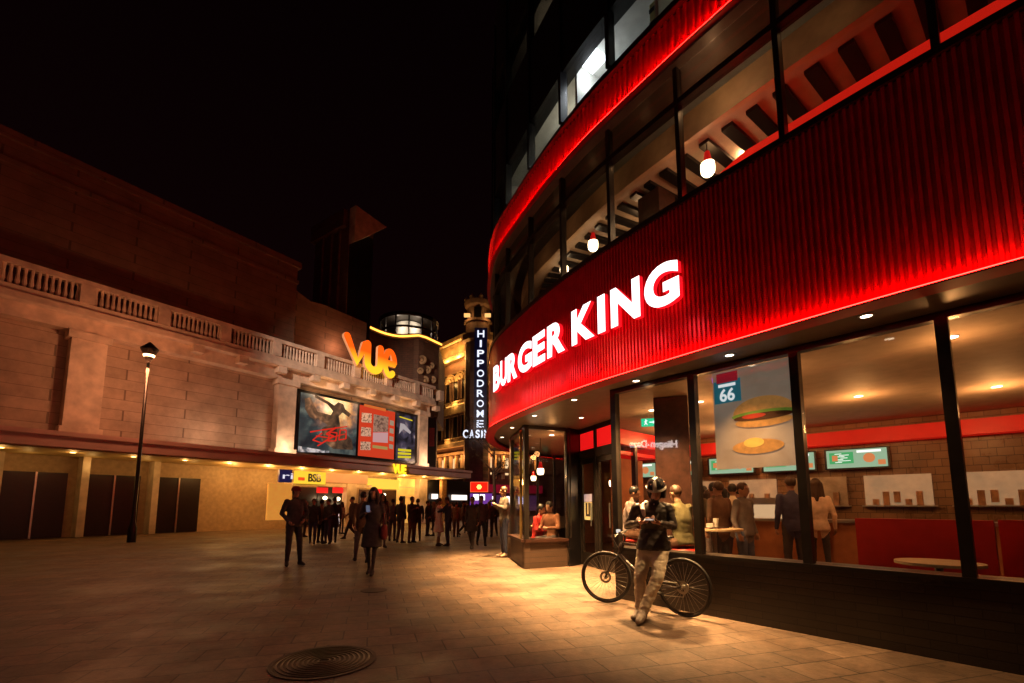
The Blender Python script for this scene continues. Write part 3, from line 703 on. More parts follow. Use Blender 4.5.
# service counter, menu screens
ct_ = empty('service_counter', kpt(5.2, 1.9, 0), kz, label='long service counter at the back of the lit restaurant, seen through the right window', cat='counter')
MB().box((0, 0, .53), (8.5, .6, 1.03)).build('counter_front', M['orange'], ct_); MB().box((0, 0, 1.07), (8.6, .75, .05)).build('countertop', M['steel'], ct_)
screens = []
for k in range(5):
    t = .6 + k * 1.25
    o = empty('menu_screen', kpt(t, .28, 2.33), kz, label=('%s of five glowing menu screens over the counter, counted from the left' % ['first', 'second', 'third', 'fourth', 'fifth'][k]), cat='screen', group='menu screens over the counter')
    MB().box((0, 0, 0), (1.1, .06, .44)).build('frame', M['black'], o)
    b = MB(); b.box((0, .035 if False else -.035, 0), (1.02, .01, .38)); b.mi = 1; b.box((-.25, -.045, .02), (.42, .006, .24)); b.mi = 2; b.lathe([(0.001, 0), (.1, 0)], 12, (.22, -.046, .0), 'y'); b.mi = 3; b.box((.22, -.043, .14), (.4, .004, .05)); [b.box((-.25 + (q % 2) * .1 - .05, -.05, .11 - q * .03), (.12 + .05 * (q * k % 3), .003, .012)) for q in range(7)]; b.mi = 2; b.box((-.36, -.05, .02), (.1, .004, .12)); b.box((.42, -.044, -.1), (.12, .004, .1))
    b.build('display', [emit('menu_bg', (.65, .95, .6), .6), emit('menu_green', (.12, .6, .2), .8), emit('menu_food', (.95, .3, .1), .9), emit('menu_white', (1, 1, .9), 1.5)], o)
for i, (t, nm) in enumerate(((.9, 'till nearest the large pillar'), (2.1, 'till below the second menu screen'), (3.4, 'till below the third menu screen'), (4.8, 'till below the fourth menu screen'))):
    o = empty('till', kpt(t, 1.9, 1.10), kz, label='black counter ' + nm, cat='till', group='tills on the service counter')
    MB().box((0, 0, .06), (.36, .3, .1)).build('base', M['black'], o); MB().box((0, .04, .26), (.34, .03, .25)).build('screen', M['dark'], o)
for i, (t, c_, nm) in enumerate(((1.5, (.6, .6, .58), 'steel drinks machine behind the counter near the pillar'), (4.0, (.4, .38, .36), 'wide steel fryer unit behind the middle of the counter'))):
    o = empty('kitchen_unit', kpt(t, .45, .02), kz, label=nm, cat='appliance')
    MB().box((0, 0, .75), (.9 + i * .5, .55, 1.5)).build('body', M['steel'], o); MB().box((0, -.29, 1.2), (.7 + i * .4, .02, .3)).build('panel', emit('appliance_glow%d' % i, (1, .6, .3) if i else (.7, .85, 1), .8), o)
    MB().box((0, -.29, .6), (.6, .03, .5)).build('hatch', M['dark'], o)
# downlights in soffit
dls = [(847, 0)]
px = [(852 / 3.415 + 480, 392 / 3.415 + 240), (533 / 3.415 + 480, 480 / 3.415 + 240), (630 / 3.415 + 480, 497 / 3.415 + 240), (322 / 3.415 + 480, 545 / 3.415 + 240), (482 / 3.415 + 480, 561 / 3.415 + 240), (346 / 3.415 + 480, 606 / 3.415 + 240), (186 / 3.415 + 480, 599 / 3.415 + 240), (262 / 3.415 + 480, 641 / 3.415 + 240), (110 / 3.415 + 480, 640 / 3.415 + 240), (76 / 3.415 + 480, 673 / 3.415 + 240), (125 / 3.415 + 480, 677 / 3.415 + 240)]
dlp = [atz(x, y, ZS) for x, y in px]
dlp += [wl(3.3, .42, ZS), wl(4.9, .42, ZS), wl(6.5, .42, ZS)]
for i, p in enumerate(dlp):
    b = MB(); b.lathe([(.001, -.006), (.045, -.006)], 16); b.mi = 1; b.lathe([(.045, -.006), (.05, -.012), (.066, -.01), (.068, 0)], 16)
    o = part(b, 'downlight', [M['spotbulb'], M['steel']]); o.location = p
    lamp('downlight_lamp', 'SPOT', p - Vector((0, 0, .03)), (1550 if p.y > 6.2 else 330) if p.y > 4.6 else 50, WARM, R, .04, 1.62, 1.0)
# interior lights
for p, e_ in [((1.0, 11.3, 2.9), 14), ((2.6, 8.3, 2.95), 15), ((3.2, 7.6, 2.95), 26), ((4.2, 8.2, 2.95), 60), ((3.6, 10.2, 2.9), 60), ((5.6, 7.2, 2.95), 60), ((5.0, 10.2, 2.9), 80), ((7.2, 6.6, 2.9), 70), ((3.3, 5.9, 2.95), 28), ((4.6, 4.6, 2.95), 30)]:
    b = MB(); b.lathe([(.001, -.006), (.06, -.006)], 16); b.mi = 1; b.lathe([(.06, -.006), (.075, 0)], 16)
    o = part(b, 'ceiling_light', [M['spotbulb'], M['steel']]); o.location = (p[0], p[1], ZS - .021)
    lamp('ceiling_lamp', 'POINT', (p[0], p[1], 2.8), e_ * .5, (1, .43, .13), R, .08)
# first-floor interior lamps
def pendant(loc, label, drop=.5, s=1, power=12):
    o = empty('pendant_lamp', loc, 0, label=label, cat='lamp', group='red pendant lamps in the restaurant')
    MB().tube([(0, 0, .23 * s), (0, 0, .23 * s + drop)], .008, 6).build('cord', M['black'], o)
    MB().lathe([(.02, .24), (.035, .22), (.05, .12), (.075, .07), (.075, .065)], 18).build('lamp_shade', M['redshade'], o, True)
    MB().lathe([(.001, -.10), (.06, -.095), (.085, -.06), (.09, 0), (.085, .06), (.07, .066)], 18).build('bulb', M['bulb'], o, True)
    for c in o.children: c.scale = (s, s, s) if c.name[:4] != 'cord' else (1, 1, 1)
    lamp('bulb_lamp', 'POINT', (0, 0, -.16 * s), power, (1, .55, .25), o, .05)
    return o
pl = BP.at(BP.s_px(707), -1.0, 0)
def up_pendant(x, y, off, label, s=1, power=14):
    q = solve_off(BP, x, y, off)[1]; z = q.z
    pendant((q.x, q.y, z), label, max(.1, 6.6 - z - .23 * s), s, power)
up_pendant(707.5, 168, -1.25, 'largest red shaded lamp hanging behind the upper right window', 1.1, 9)
up_pendant(592.5, 245, -1.3, 'red shaded lamp in the middle upper window, left of the largest one', 1.1, 9)
up_pendant(563.5, 270, -1.3, 'smallest red shaded lamp, leftmost in the upper windows', 1.05, 8)
up_pendant(742, 143, -1.9, 'bare glowing lamp at the right end of the upper windows', 1.1, 16)
lamp('ceiling_lamp', 'POINT', BP.at(BP.s_px(650), -1.6, 6.2), 6, (1, .5, .2), R, .1)
lamp('ceiling_lamp', 'POINT', BP.at(BP.s_px(560), -1.8, 6.2), 7, (1, .55, .25), R, .1)
lamp('ceiling_lamp', 'POINT', solve_off(BP, 745, 190, -.75)[1] + Vector((0, 0, .3)), 26, (1, .03, .015), R, .1)  # unseen red light added to tint the ceiling
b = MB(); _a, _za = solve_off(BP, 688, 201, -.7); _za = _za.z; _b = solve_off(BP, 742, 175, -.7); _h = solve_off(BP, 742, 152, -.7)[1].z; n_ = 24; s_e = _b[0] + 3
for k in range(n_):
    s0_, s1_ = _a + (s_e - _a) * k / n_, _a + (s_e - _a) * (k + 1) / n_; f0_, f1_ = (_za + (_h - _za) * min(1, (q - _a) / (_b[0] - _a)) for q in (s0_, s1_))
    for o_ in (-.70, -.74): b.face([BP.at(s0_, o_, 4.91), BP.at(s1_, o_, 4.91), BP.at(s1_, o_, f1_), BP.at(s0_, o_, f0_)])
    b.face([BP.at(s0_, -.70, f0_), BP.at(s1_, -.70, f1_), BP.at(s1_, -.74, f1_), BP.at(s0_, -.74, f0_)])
print('red panel', _a, _b, _h)
part(b, 'red_lit_panel', mat('upper_red_panel', (.5, .01, .01), .5, em=(1, .02, .008), es=.55, var=.1))  # red glow drawn as an emissive panel, taller to the right
# wall-washer seen in the clerestory
o = part(MB().lathe([(.001, -.05), (.05, -.05), (.06, .05), (.001, .05)], 14), 'ceiling_light', emit('clerestory_bulb', (1, .5, .12), 5)); o.location = solve_off(BP, 698, 72, -.5)[1]
lamp('ceiling_lamp', 'POINT', BP.at(BP.s_px(698, 72), -.35, 6.5), 5, (1, .55, .25), R, .05)
o = part(MB().lathe([(.001, -.05), (.05, -.05), (.06, .05), (.001, .05)], 14), 'ceiling_light', MATS['clerestory_bulb']); o.location = solve_off(BP, 583, 155, -.5)[1]
for k in range(9): lamp('ceiling_lamp', 'POINT', BP.at(BP.s_px(677, 206) - 6.6 + k * 1.16, -.5, 6.6), .35 if k < 3 else .5, (1, .5, .2), R, .05)  # unseen lights added to brighten bulkhead and soffit
# bay lamps
p = atY(540.5, 471, 11.2); pendant(p, 'red shaded lamp hanging in the corner bay window', .6, .95, 5)
p = atY(533.5, 478, 12.6); pendant(p, 'smaller red lamp farther back in the corner bay window', .5, .8, 3)
p = atY(612.5, 483, 10.6); pendant(p, 'red shaded lamp glowing behind the entrance door', .9, .9, 5)

# --- main sign, bent along the front
SG = empty('shop_sign', (0, 0, 0), label='large white illuminated capital letters mounted across the curved red ribbed front', cat='sign')
side = mat('sign_side', (.5, .01, .02), .4, em=(1, .01, .02), es=.9, var=0)
ext = [('B', 493.8, 500), ('U', 500.4, 507.3), ('R', 508, 517), ('G', 518, 531.5), ('E', 533, 545.5), ('R', 547.5, 564), ('K', 571.5, 593.5), ('I', 597, 605.5), ('N', 610, 639), ('G', 643.5, 679.5)]
for ch, x0, x1 in ext:
    yy = 378 - (x0 - 494) * .5; s0, s1 = solve_off(BP, x0, yy, .13)[0], solve_off(BP, x1, yy - (x1 - x0) * .5, .13)[0]
    me, co = fit_text(ch, 1, 1, .5, .045 if ch != 'I' else .045)
    # correct perspective: width along the arc, letters lean slightly
    wid = s1 - s0
    nv = []
    for a in co:
        z = 3.69 + a[1] * .53
        q = BP.at(s0 + a[0] * wid, .07 + (a[2] + .5) * .07, z); nv += [q.x, q.y, q.z]
    me.vertices.foreach_set('co', nv); me.materials.clear(); me.materials.append(M['white_sign']); me.materials.append(side)
    me.update()
    sc_ = (s0 + s1) / 2; nn = BP.at(sc_, 1) - BP.at(sc_, 0)
    for p_ in me.polygons:
        p_.material_index = 0 if p_.normal.dot(nn) > .6 else 1
    link('letter', me, SG)
for x_ in (497, 506, 515, 527, 541, 556, 583, 602, 624, 662):
    t_ = solve_off(BP, x_, 378 - (x_ - 494) * .5, .3)[0]; lamp('letter_lamp', 'POINT', BP.at(t_, .42, 3.5), 2.4, (1, .10, .13), SG, .12)  # unseen red lights added before the fascia to brighten its lower half

# ================================================================== CINEMA
F0 = Vector((-12.2, 25.3)); FU = Vector((.563, .826)).normalized(); FN = Vector((FU.y, -FU.x))
FZ = math.atan2(FU.y, FU.x)
def cp(s, o=0, z=0): p = F0 + FU * s + FN * o; return Vector((p.x, p.y, z))
def cs(x, y, off):      # facade s at photo column x (plane at offset off)
    d = ray(x, y); k = d[0] / d[1]; b0 = F0 + FN * off
    s = (k * b0.y - b0.x) / (FU.x - k * FU.y); q = b0 + FU * s; return s, H + d[2] / d[1] * q.y
CN = empty('cinema_building', (0, 0, 0), label='pale stone cinema with a long canopy, balustrade, billboard recess and tall black tower', cat='building')
def cbox(mb, s0, s1, o0, o1, z0, z1):
    c = cp((s0 + s1) / 2, (o0 + o1) / 2, (z0 + z1) / 2); return mb.box(c, (s1 - s0, abs(o1 - o0), z1 - z0), FZ)
def cpart(mb, name, m, smooth=False): return mb.build(name, m, CN, smooth)
cpart(cbox(MB(), -16, 10.3, -8, -.35, 4.0, 8.6), 'wall', M['stone'])
cpart(cbox(MB(), -16, 10.3, -8, .25, 8.25, 8.8), 'cornice', M['stonep'])
cpart(cbox(MB(), -16, 10.45, -8, .75, 8.8, 9.05), 'cornice', M['stonep'])
# balustrade
b = MB(); cbox(b, -16, 10.45, .3, .65, 9.05, 9.3); cbox(b, -16, 10.45, .28, .67, 10.05, 10.25)
for k in range(11): cbox(b, -14.6 + k * 2.55, -14.15 + k * 2.55, .26, .69, 9.3, 10.05)
for k in range(150):
    s = -15.9 + k * .182
    if ((s + 14.6) % 2.55) < .5 or s > 10.35: continue
    q = cp(s, .48, 0); b.lathe([(.04, 9.3), (.075, 9.5), (.045, 9.8), (.06, 10.05)], 6, (q.x, q.y, 0))
cpart(b, 'balustrade', M['stonep'])
# brackets and pillars
for k in range(9):
    s = -5.5 + k * 2.0; cpart(cbox(MB(), s, s + .45, .25, .7, 8.45, 8.79), 'bracket', M['stonep'])
for s0, s1 in ((-1.15, -.15), (9.35, 10.2), (-9.5, -8.4)):
    cpart(cbox(MB(), s0, s1, -.35, .2, 4.2, 8.25), 'pillar', M['stonep'])
    cpart(cbox(MB(), s0 - .12, s1 + .12, -.35, .32, 7.95, 8.25), 'capital', M['stonep'])
    cpart(cbox(MB(), s0 - .1, s1 + .1, -.35, .3, 4.02, 4.4), 'pillar_base', M['stonep'])
# canopy
cpart(cbox(MB(), -16, 13.6, -1, 1.6, 3.45, 4.0), 'canopy', M['canopy'])
cpart(cbox(MB(), -16, 13.68, -1, 1.68, 3.85, 4.02), 'canopy_trim', M['canopy'])
# roof block at left, stone pavilion
s296 = cs(296, 300, -.2)[0]; zt = cs(296, 262, -.2)[1]
cpart(cbox(MB(), -16, s296, -5, -.2, 8.8, zt), 'wall', M['brownstone'])
cpart(cbox(MB(), -16, s296 + .15, -5, -.05, zt - .35, zt), 'cornice', M['brownstone'])
cpart(cbox(MB(), -16, s296 + .08, -5, -.12, zt - 1.3, zt - 1.1), 'string_course', M['brownstone'])
b = MB()
q0, z0 = cs(296, 290, -2.5); q1, z1 = cs(325, 305, -2.5)
c = [cp(q0 - 2, -2.5), cp(q1 + 3.4, -2.5)]
n0 = len(b.v)
for (s_, z_) in ((q0 - 2, z0 + 1.0), (q0, z0), ((q0 + q1) / 2, (z0 + z1) / 2 - .25), (q1, z1), (q1 + 3.4, z1 - .1)):
    for o_ in (-2.5, -4):
        b.v.append(tuple(cp(s_, o_, 8.8))); b.v.append(tuple(cp(s_, o_, z_)))
for k in range(4):
    i = n0 + k * 4; b.f += [(i, i + 4, i + 5, i + 1), (i + 2, i + 3, i + 7, i + 6), (i + 1, i + 5, i + 7, i + 3)]; b.m += [0, 0, 0]
cpart(b, 'curved_parapet', M['brownstone'])
# tower
TP = Vector((-11.8, 31.0)); tdir = Vector((-.826, .563)).normalized()
zc = atY(339, 245, 31).z; ztop = atY(339, 209, 31).z
def tq(u, v): p = TP + FU * u + tdir * v; return (p.x, p.y)
cpart(MB().prism([tq(0, 0), tq(2.1, 0), tq(2.1, 4.2), tq(0, 4.2)], 4, ztop - 1.32), 'tower', M['granite'])
cpart(MB().prism([tq(-.06, -.05), tq(-.003, -.05), tq(-.003, 4.2), tq(-.06, 4.2)], 8, ztop - 1.32), 'tower_side', M['brownstone'])
for v in (.9, 1.9, 3.0): cpart(MB().prism([tq(-.2, v), tq(-.062, v), tq(-.062, v + .22), tq(-.2, v + .22)], 8, ztop - 1.34), 'tower_fin', M['brownstone'])
b = MB(); P4 = [(-.06, ztop), (2.75, atY(369, 228, 33).z), (1.25, atY(352, 238, 32).z), (-.06, zc)]
fa = [(*tq(u, -.7), z) for u, z in P4]; fb = [(*tq(u, -.001), z) for u, z in P4]
b.face(fa); b.face(fb[::-1])
for i in range(4): b.face([fa[i], fb[i], fb[(i + 1) % 4], fa[(i + 1) % 4]])
cpart(b, 'tower_cap', M['stonep'])
cpart(MB().prism([tq(-.35, .3), tq(2.3, .3), tq(2.3, 4.4), tq(-.35, 4.4)], ztop - 1.3, ztop), 'tower_cap', M['brownstone'])
for u in (.8, 1.9): cpart(MB().prism([tq(u, -.08), tq(u + .1, -.08), tq(u + .1, 0), tq(u, 0)], 10, zc), 'tower_rib', M['granite'])
# curved upper auditorium wall behind the letters
cw = [(365, 327, 35.3), (382, 332, 36.8), (400, 337, 37.6), (420, 336, 37.4), (438.5, 345, 39.5)]
pts = [atY(*q) for q in cw]; ztw = sum(p.z for p in pts) / 5
pl_ = catmull([(p.x, p.y) for p in pts[:4]], 6) + [(pts[4].x, pts[4].y)]
ext_l = (pl_[0][0] - 3.2, pl_[0][1] - .5)
poly = [ext_l] + pl_ + [(-7, 46), (-16, 46)]
cpart(MB().prism(poly, 8.9, ztw), 'upper_wall', M['brick'])
ap = Path([(pl_[0][0] - 1.6, pl_[0][1] - .25)] + pl_)
cpart(ap.slab(MB(), .02, .35, ztw - .3, ztw + .12, 0, ap.L, .4), 'cornice', M['brownstone'])
cpart(ap.slab(MB(), .36, .42, ztw - .16, ztw - .02, 0, ap.L, .4), 'light_strip', M['gold_led'])
cpart(ap.slab(MB(), .01, .16, 9, ztw - .3, ap.L - 2.9, ap.L - .1, .4), 'corner_panel', M['brownstone'])
b = MB()
for (sx, z, r) in ((2.3, 13.6, .42), (1.6, 12.9, .35), (1.9, 11.9, .4), (.9, 12.2, .34), (1.1, 13.4, .3), (.6, 11.2, .3), (2.4, 12.6, .3)):
    q = ap.at(ap.L - sx, .17, z); b.torus((q.x, q.y, q.z), r * .7, r * .3, 14, 6)
    b.lathe([(.01, r * .35), (r * .3, .2 * r), (r * .4, -r * .4), (.01, -r * .5)], 8, (q.x, q.y, q.z)); cpart(b, 'relief_carving', M['goldstone']); b = MB()

lamp('roof_lamp', 'POINT', (-14.6, 27.6, 13.2), 1000, (1, .45, .24), CN, .3)  # two unseen lights added to brighten the tower
lamp('roof_lamp', 'POINT', (-11.5, 29.4, 12.0), 90, (1, .42, .2), CN, .3)
# rotunda
rc = atY(409, 330, 41); rr_ = 28.5 / 455 * 41 / 1.0; z0 = ztw - .6; z1 = atY(409, 312, 38.5).z
zz = lambda f: z0 + (z1 - z0) * f
cpart(MB().lathe([(.01, z0), (rr_ * .96, z0), (rr_ * .96, z0 + .1)], 28, (rc.x, rc.y, 0)), 'rotunda_floor', M['tan'])
cpart(MB().lathe([(rr_, z0), (rr_, zz(.95))], 28, (rc.x, rc.y, 0)), 'rotunda_glass', M['glass'])
b = MB()
for k in range(14):
    t = 2 * PI * k / 14; b.box((rc.x + (rr_ + .03) * math.cos(t), rc.y + (rr_ + .03) * math.sin(t), (z0 + z1) / 2), (.12, .12, z1 - z0), t)
for f in (.0, .60, .93): b.torus((rc.x, rc.y, zz(f)), rr_ + .04, .1, 28, 6, 'z')
cpart(b, 'rotunda_frame', M['dark'])
cpart(MB().lathe([(.01, z1 + .05), (rr_ + .2, z1), (rr_ + .2, z1 - .2), (.01, z1 - .2)], 28, (rc.x, rc.y, 0)), 'rotunda_roof', M['dark'])
cpart(MB().lathe([(1.2, z0), (1.2, z1 - .25)], 16, (rc.x, rc.y, 0)), 'rotunda_core', M['office'])
for t in (-.9, -1.9): lamp('rotunda_lamp', 'POINT', (rc.x + 1.9 * math.cos(t), rc.y + 1.9 * math.sin(t), zz(.7)), 90, (1, .8, .6), CN, .15)
# entrances below the canopy
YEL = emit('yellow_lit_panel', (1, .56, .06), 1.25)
cpart(cbox(MB(), -16, 13.0, -8, -2.2, 0, 3.45), 'entrance_wall', M['tan'])
for k in range(5):
    s = -15.6 + k * 2.5
    cpart(cbox(MB(), s, s + 1.9, -2.2, -2.1, .02, 2.7), 'doorway', M['black']); cpart(cbox(MB(), s - .3, s - .05, -2.2, -1.5, .02, 3.4), 'pillar', M['stonep'])
    cpart(cbox(MB(), s + .92, s + .98, -2.1, -2.05, .02, 2.7), 'door_frame', M['steel'])
cpart(cbox(MB(), -16, 13.2, -2.2, 1.4, 3.40, 3.45), 'canopy_soffit', mat('yellow_soffit', (.6, .42, .18), .5, var=.1))
def fs(x, y, off): return cs(x, y, off)
def fpart(name, m, x0, x1, y0, y1, off, th=.1):
    xm = (x0 + x1) / 2
    s0, _ = cs(x0, (y0 + y1) / 2, off); s1, _ = cs(x1, (y0 + y1) / 2, off)
    _, zt_ = cs(xm, y0, off); _, zb = cs(xm, y1, off)
    return cpart(cbox(MB(), s0, s1, off - th, off, max(0.02, zb), zt_), name, m)
fpart('fascia_band', M['stonep'], 286, 372, 483.5, 486.5, -.6, .2)
fpart('fascia_band', M['canopy'], 326, 368, 474, 483, -.75, .1)
fpart('lit_panel', mat('orange_lit_panel', (.7, .4, .12), .6, em=(1, .4, .06), es=.55, var=.35, scale=1.5), 268, 291.5, 483, 520, .6, .15)  # lit look of this panel is partly emission in its material
fpart('doorway', M['black'], 293, 316, 487, 525, -1.9, .1)
fpart('doorway', M['black'], 317, 345, 487, 533, -1.9, .1)
fpart('pillar', M['stonep'], 346.5, 356, 484, 533, -.5, .5)
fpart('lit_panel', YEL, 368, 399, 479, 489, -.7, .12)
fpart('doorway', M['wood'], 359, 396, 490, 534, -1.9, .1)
fpart('lit_wall', mat('yellow_lit_wall', (.75, .52, .2), .6, em=(1, .55, .12), es=.42, var=.35, scale=1.2), 397, 417, 478.5, 533, -1.6, .1)  # lamplight on this wall is partly put into its emission
for y_ in (487, 497, 508): fpart('panel_joint', M['stonep'], 397, 417, y_, y_ + .5, -1.58, .03)
fpart('poster_case', MATS['dark_metal'], 400, 405, 496, 515, -1.56, .06)
fpart('pillar', M['stonep'], 419, 427, 479, 533, -.4, .5)
fpart('doorway', M['black'], 428, 442, 481, 530, -1.8, .1)
fpart('pillar', mat('ochre_pillar', (.5, .3, .12), .6), 442, 446.5, 480, 530, -.9, .3)
# far shop strip under the end of the canopy
fpart('doorway', M['black'], 447, 470, 481, 528, -1.8, .1)
fpart('lit_window', emit('white_lit', (1, .85, .75), 1.8), 452, 467, 495, 500, -1.6, .05)
fpart('lit_window', MATS['white_lit'], 432, 438, 494, 499, -1.6, .05)
fpart('lit_window', emit('pale_screen', (1, .8, .75), 1.2), 334, 340, 510, 524, -1.7, .08)
for i, (x0, x1) in enumerate(((317.5, 328), (333.5, 343))):
    fpart('red_awning', mat('red_lit_panel', (.5, .02, .02), .5, em=(1, .02, .02), es=.8), x0, x1, 487.5, 493, -.9, .1)
fpart('red_awning', MATS['red_lit_panel'], 372, 382, 489, 493, -.9, .1)
for x, y in ((325, 498), (338, 499), (345, 505), (372, 496), (384, 495)):
    q, z = cs(x, y, -1.5); o = cpart(MB().lathe([(.01, -.12), (.12, -.06), (.13, .06), (.01, .12)], 10), 'globe_light', M['bulb']); o.location = cp(q, -1.5, z)
    lamp('bulb_lamp', 'POINT', cp(q, -1.2, z), 10, (1, .6, .3), CN, .1)
for k in range(13):
    s = -11 + k * 1.9; q = cp(s, .2, 3.39)
    o = cpart(MB().lathe([(.001, 0), (.09, 0)], 12), 'downlight', emit('canopy_bulb', (1, .62, .2), 14)); o.location = q
    o.scale.z = -1
    lamp('canopy_lamp', 'POINT', q - Vector((0, 0, .25)), 48 if s > -4 else 8, (1, .5, .14), CN, .12)
    lamp('canopy_lamp', 'POINT', cp(s + .9, -1.2, 3.0), 20 if s > -4 else 4, (1, .55, .16), CN, .12)
# unseen lights added above the canopy to brighten pillars and cornice
for s in (-.7, 9.9, -4.5, 12):
    lamp('ledge_lamp', 'POINT', cp(s, 1.0, 4.5), 75 if s in (-.7, 9.9) else 40, (1, .62, .38), CN, .2)
for s in (1.5, 4.5, 7.5): lamp('ledge_lamp', 'POINT', cp(s, .9, 7.9), 26, (1, .55, .25), CN, .15)
# top letters
VS = empty('cinema_sign', (0, 0, 0), label='big glowing orange and yellow rounded letters standing on the balustrade', cat='sign')
gm = bpy.data.materials.new('orange_letter'); gm.use_nodes = True; nt = gm.node_tree; nt.nodes.remove(nt.nodes['Principled BSDF'])
em_ = nt.nodes.new('ShaderNodeEmission'); tc = nt.nodes.new('ShaderNodeTexCoord'); sp = nt.nodes.new('ShaderNodeSeparateXYZ')
mr = nt.nodes.new('ShaderNodeMapRange'); rp = nt.nodes.new('ShaderNodeValToRGB')
nt.links.new(tc.outputs['Object'], sp.inputs[0]); nt.links.new(sp.outputs['Z'], mr.inputs[0])
mr.inputs[1].default_value = 10.1; mr.inputs[2].default_value = 11.4; nt.links.new(mr.outputs[0], rp.inputs[0])
rp.color_ramp.elements[0].color = (1, .52, .02, 1); rp.color_ramp.elements[0].position = .1; rp.color_ramp.elements[1].color = (1, .1, .005, 1); rp.color_ramp.elements[1].position = .75
nt.links.new(rp.outputs[0], em_.inputs[0]); em_.inputs[1].default_value = 1.35; nt.links.new(em_.outputs[0], nt.nodes['Material Output'].inputs[0])
def stroke(pts2, wdt, off0, off1, name, par, m, close=False):
    # rounded flat stroke in facade plane; pts2 are (s,z)
    P = [Vector(p) for p in pts2]; L = []; Rr = []
    n = len(P)
    for i, p in enumerate(P):
        d = (P[min(i + 1, n - 1)] - P[max(i - 1, 0)]).normalized(); nn = Vector((-d.y, d.x)); L.append(p + nn * wdt / 2); Rr.append(p - nn * wdt / 2)
    def cap(c, frm, sgn):
        out = []; a0 = math.atan2((frm - c).y, (frm - c).x)
        for k in range(1, 8): a = a0 - sgn * PI * k / 8; out.append(c + Vector((math.cos(a), math.sin(a))) * wdt / 2)
        return out
    outline_ends = (cap(P[-1], L[-1], 1), cap(P[0], Rr[0], 1))
    mb = MB()
    def quadstrip(off):
        for i in range(n - 1): mb.face([cp(q.x, off, q.y) for q in (L[i], L[i + 1], Rr[i + 1], Rr[i])])
        mb.face([cp(q.x, off, q.y) for q in [L[-1]] + outline_ends[0] + [Rr[-1]]]); mb.face([cp(q.x, off, q.y) for q in [Rr[0]] + outline_ends[1] + [L[0]]])
    quadstrip(off1); quadstrip(off0); mb.mi = 1
    loop = L + outline_ends[0] + Rr[::-1] + outline_ends[1]
    for i in range(len(loop)):
        a, b_ = loop[i], loop[(i + 1) % len(loop)]
        mb.face([cp(a.x, off0, a.y), cp(b_.x, off0, b_.y), cp(b_.x, off1, b_.y), cp(a.x, off1, a.y)])
    return mb.build(name, m, par)
LM = [gm, mat('letter_side', (.7, .45, .3), .5, em=(1, .3, .08), es=.25, var=0)]
OFF = .9
def P_(x, y): s, z = cs(x, y, OFF); return (s, z)
v1, v2, v3 = P_(347.5, 336), P_(357.5, 362), P_(365.5, 345)
ww = .5; print('V z', v1, v2)
stroke([v1, v2, v3], ww, OFF - .2, OFF, 'letter', VS, LM)
def arc(c, rx, rz_, a0, a1, n=14): return [(c[0] + rx * math.cos(a0 + (a1 - a0) * k / n), c[1] + rz_ * math.sin(a0 + (a1 - a0) * k / n)) for k in range(n + 1)]
ul, ub, ur = P_(368.2, 344), P_(374.5, 370.5), P_(381, 349)
cx_ = (ul[0] + ur[0]) / 2; rx = (ur[0] - ul[0]) / 2
stroke([ul] + arc((cx_, ub[1] + rx), rx, rx, PI, 2 * PI) + [ur], ww, OFF - .2, OFF, 'letter', VS, LM)
el, er = P_(385.3, 363), P_(394.8, 363); et, eb = P_(390, 351.5)[1], P_(390, 375.5)[1]
ec = ((el[0] + er[0]) / 2, (et + eb) / 2); rx = (er[0] - el[0]) / 2; rzz = (et - eb) / 2
stroke([(ec[0] - rx * .6, ec[1]), (ec[0] + rx, ec[1])] + arc(ec, rx, rzz, .12, 1.72 * PI, 22), ww * .82, OFF - .2, OFF, 'letter', VS, LM)
lamp('letter_lamp', 'POINT', cp((v2[0] + ub[0]) / 2, 2.0, 10.9), 50, (1, .4, .06), VS, .4)
# small canopy sign
s0, z0 = cs(392.5, 473.5, 1.72); s1, z1 = cs(406, 465, 1.72)
o = sign_text('canopy_sign', 'VUE', cp((s0 + s1) / 2, 1.75, (z0 + z1) / 2), s1 - s0, z1 - z0, (FU.x, FU.y, 0), .03, emit('yellow_letter', (1, .62, .02), 1.6), bold=.05)
tag(o, 'small yellow lit letters on the front edge of the cinema canopy', 'sign')
# shop sign with yellow background
s0, z0 = cs(294.5, 483.3, -.5); s1, z1 = cs(326, 472.5, -.5)
ys = empty('yellow_shop_sign', (0, 0, 0), label='bright yellow shop sign with dark and red letters under the canopy at left', cat='sign')
cbox(MB(), s0, s1, -.6, -.5, z0, z1).build('panel', emit('yellow_sign_bg', (1, .6, .04), 1.1), ys)
cbox(MB(), s0 + .2, s0 + .3 * (s1 - s0), -.5, -.47, z0 + .18, z0 + .36).build('red_mark', mat('dull_red_mark', (.35, .03, .01), em=(.6, .06, .01), es=.5), ys)
sign_text('lettering', 'BSB', cp(s0 + .62 * (s1 - s0), -.46, (z0 + z1) / 2), .42 * (s1 - s0), (z1 - z0) * .66, (FU.x, FU.y, 0), .02, M['black'], ys, bold=.03)
s0, z0 = cs(279, 482, .9); s1, z1 = cs(292.5, 470, .9)
bs = empty('blue_box_sign', (0, 0, 0), label='dark blue box sign with white mark at the far left under the canopy', cat='sign')
cbox(MB(), s0, s1, .75, .9, z0, z1).build('panel', mat('navy', (.02, .02, .06), em=(.02, .02, .12), es=.4), bs)
sign_text('lettering', 'ri', cp((s0 + s1) / 2 + .1, .93, (z0 + z1) / 2), .55, .3, (FU.x, FU.y, 0), .01, emit('pale_letter', (.9, .85, 1), .9), bs)
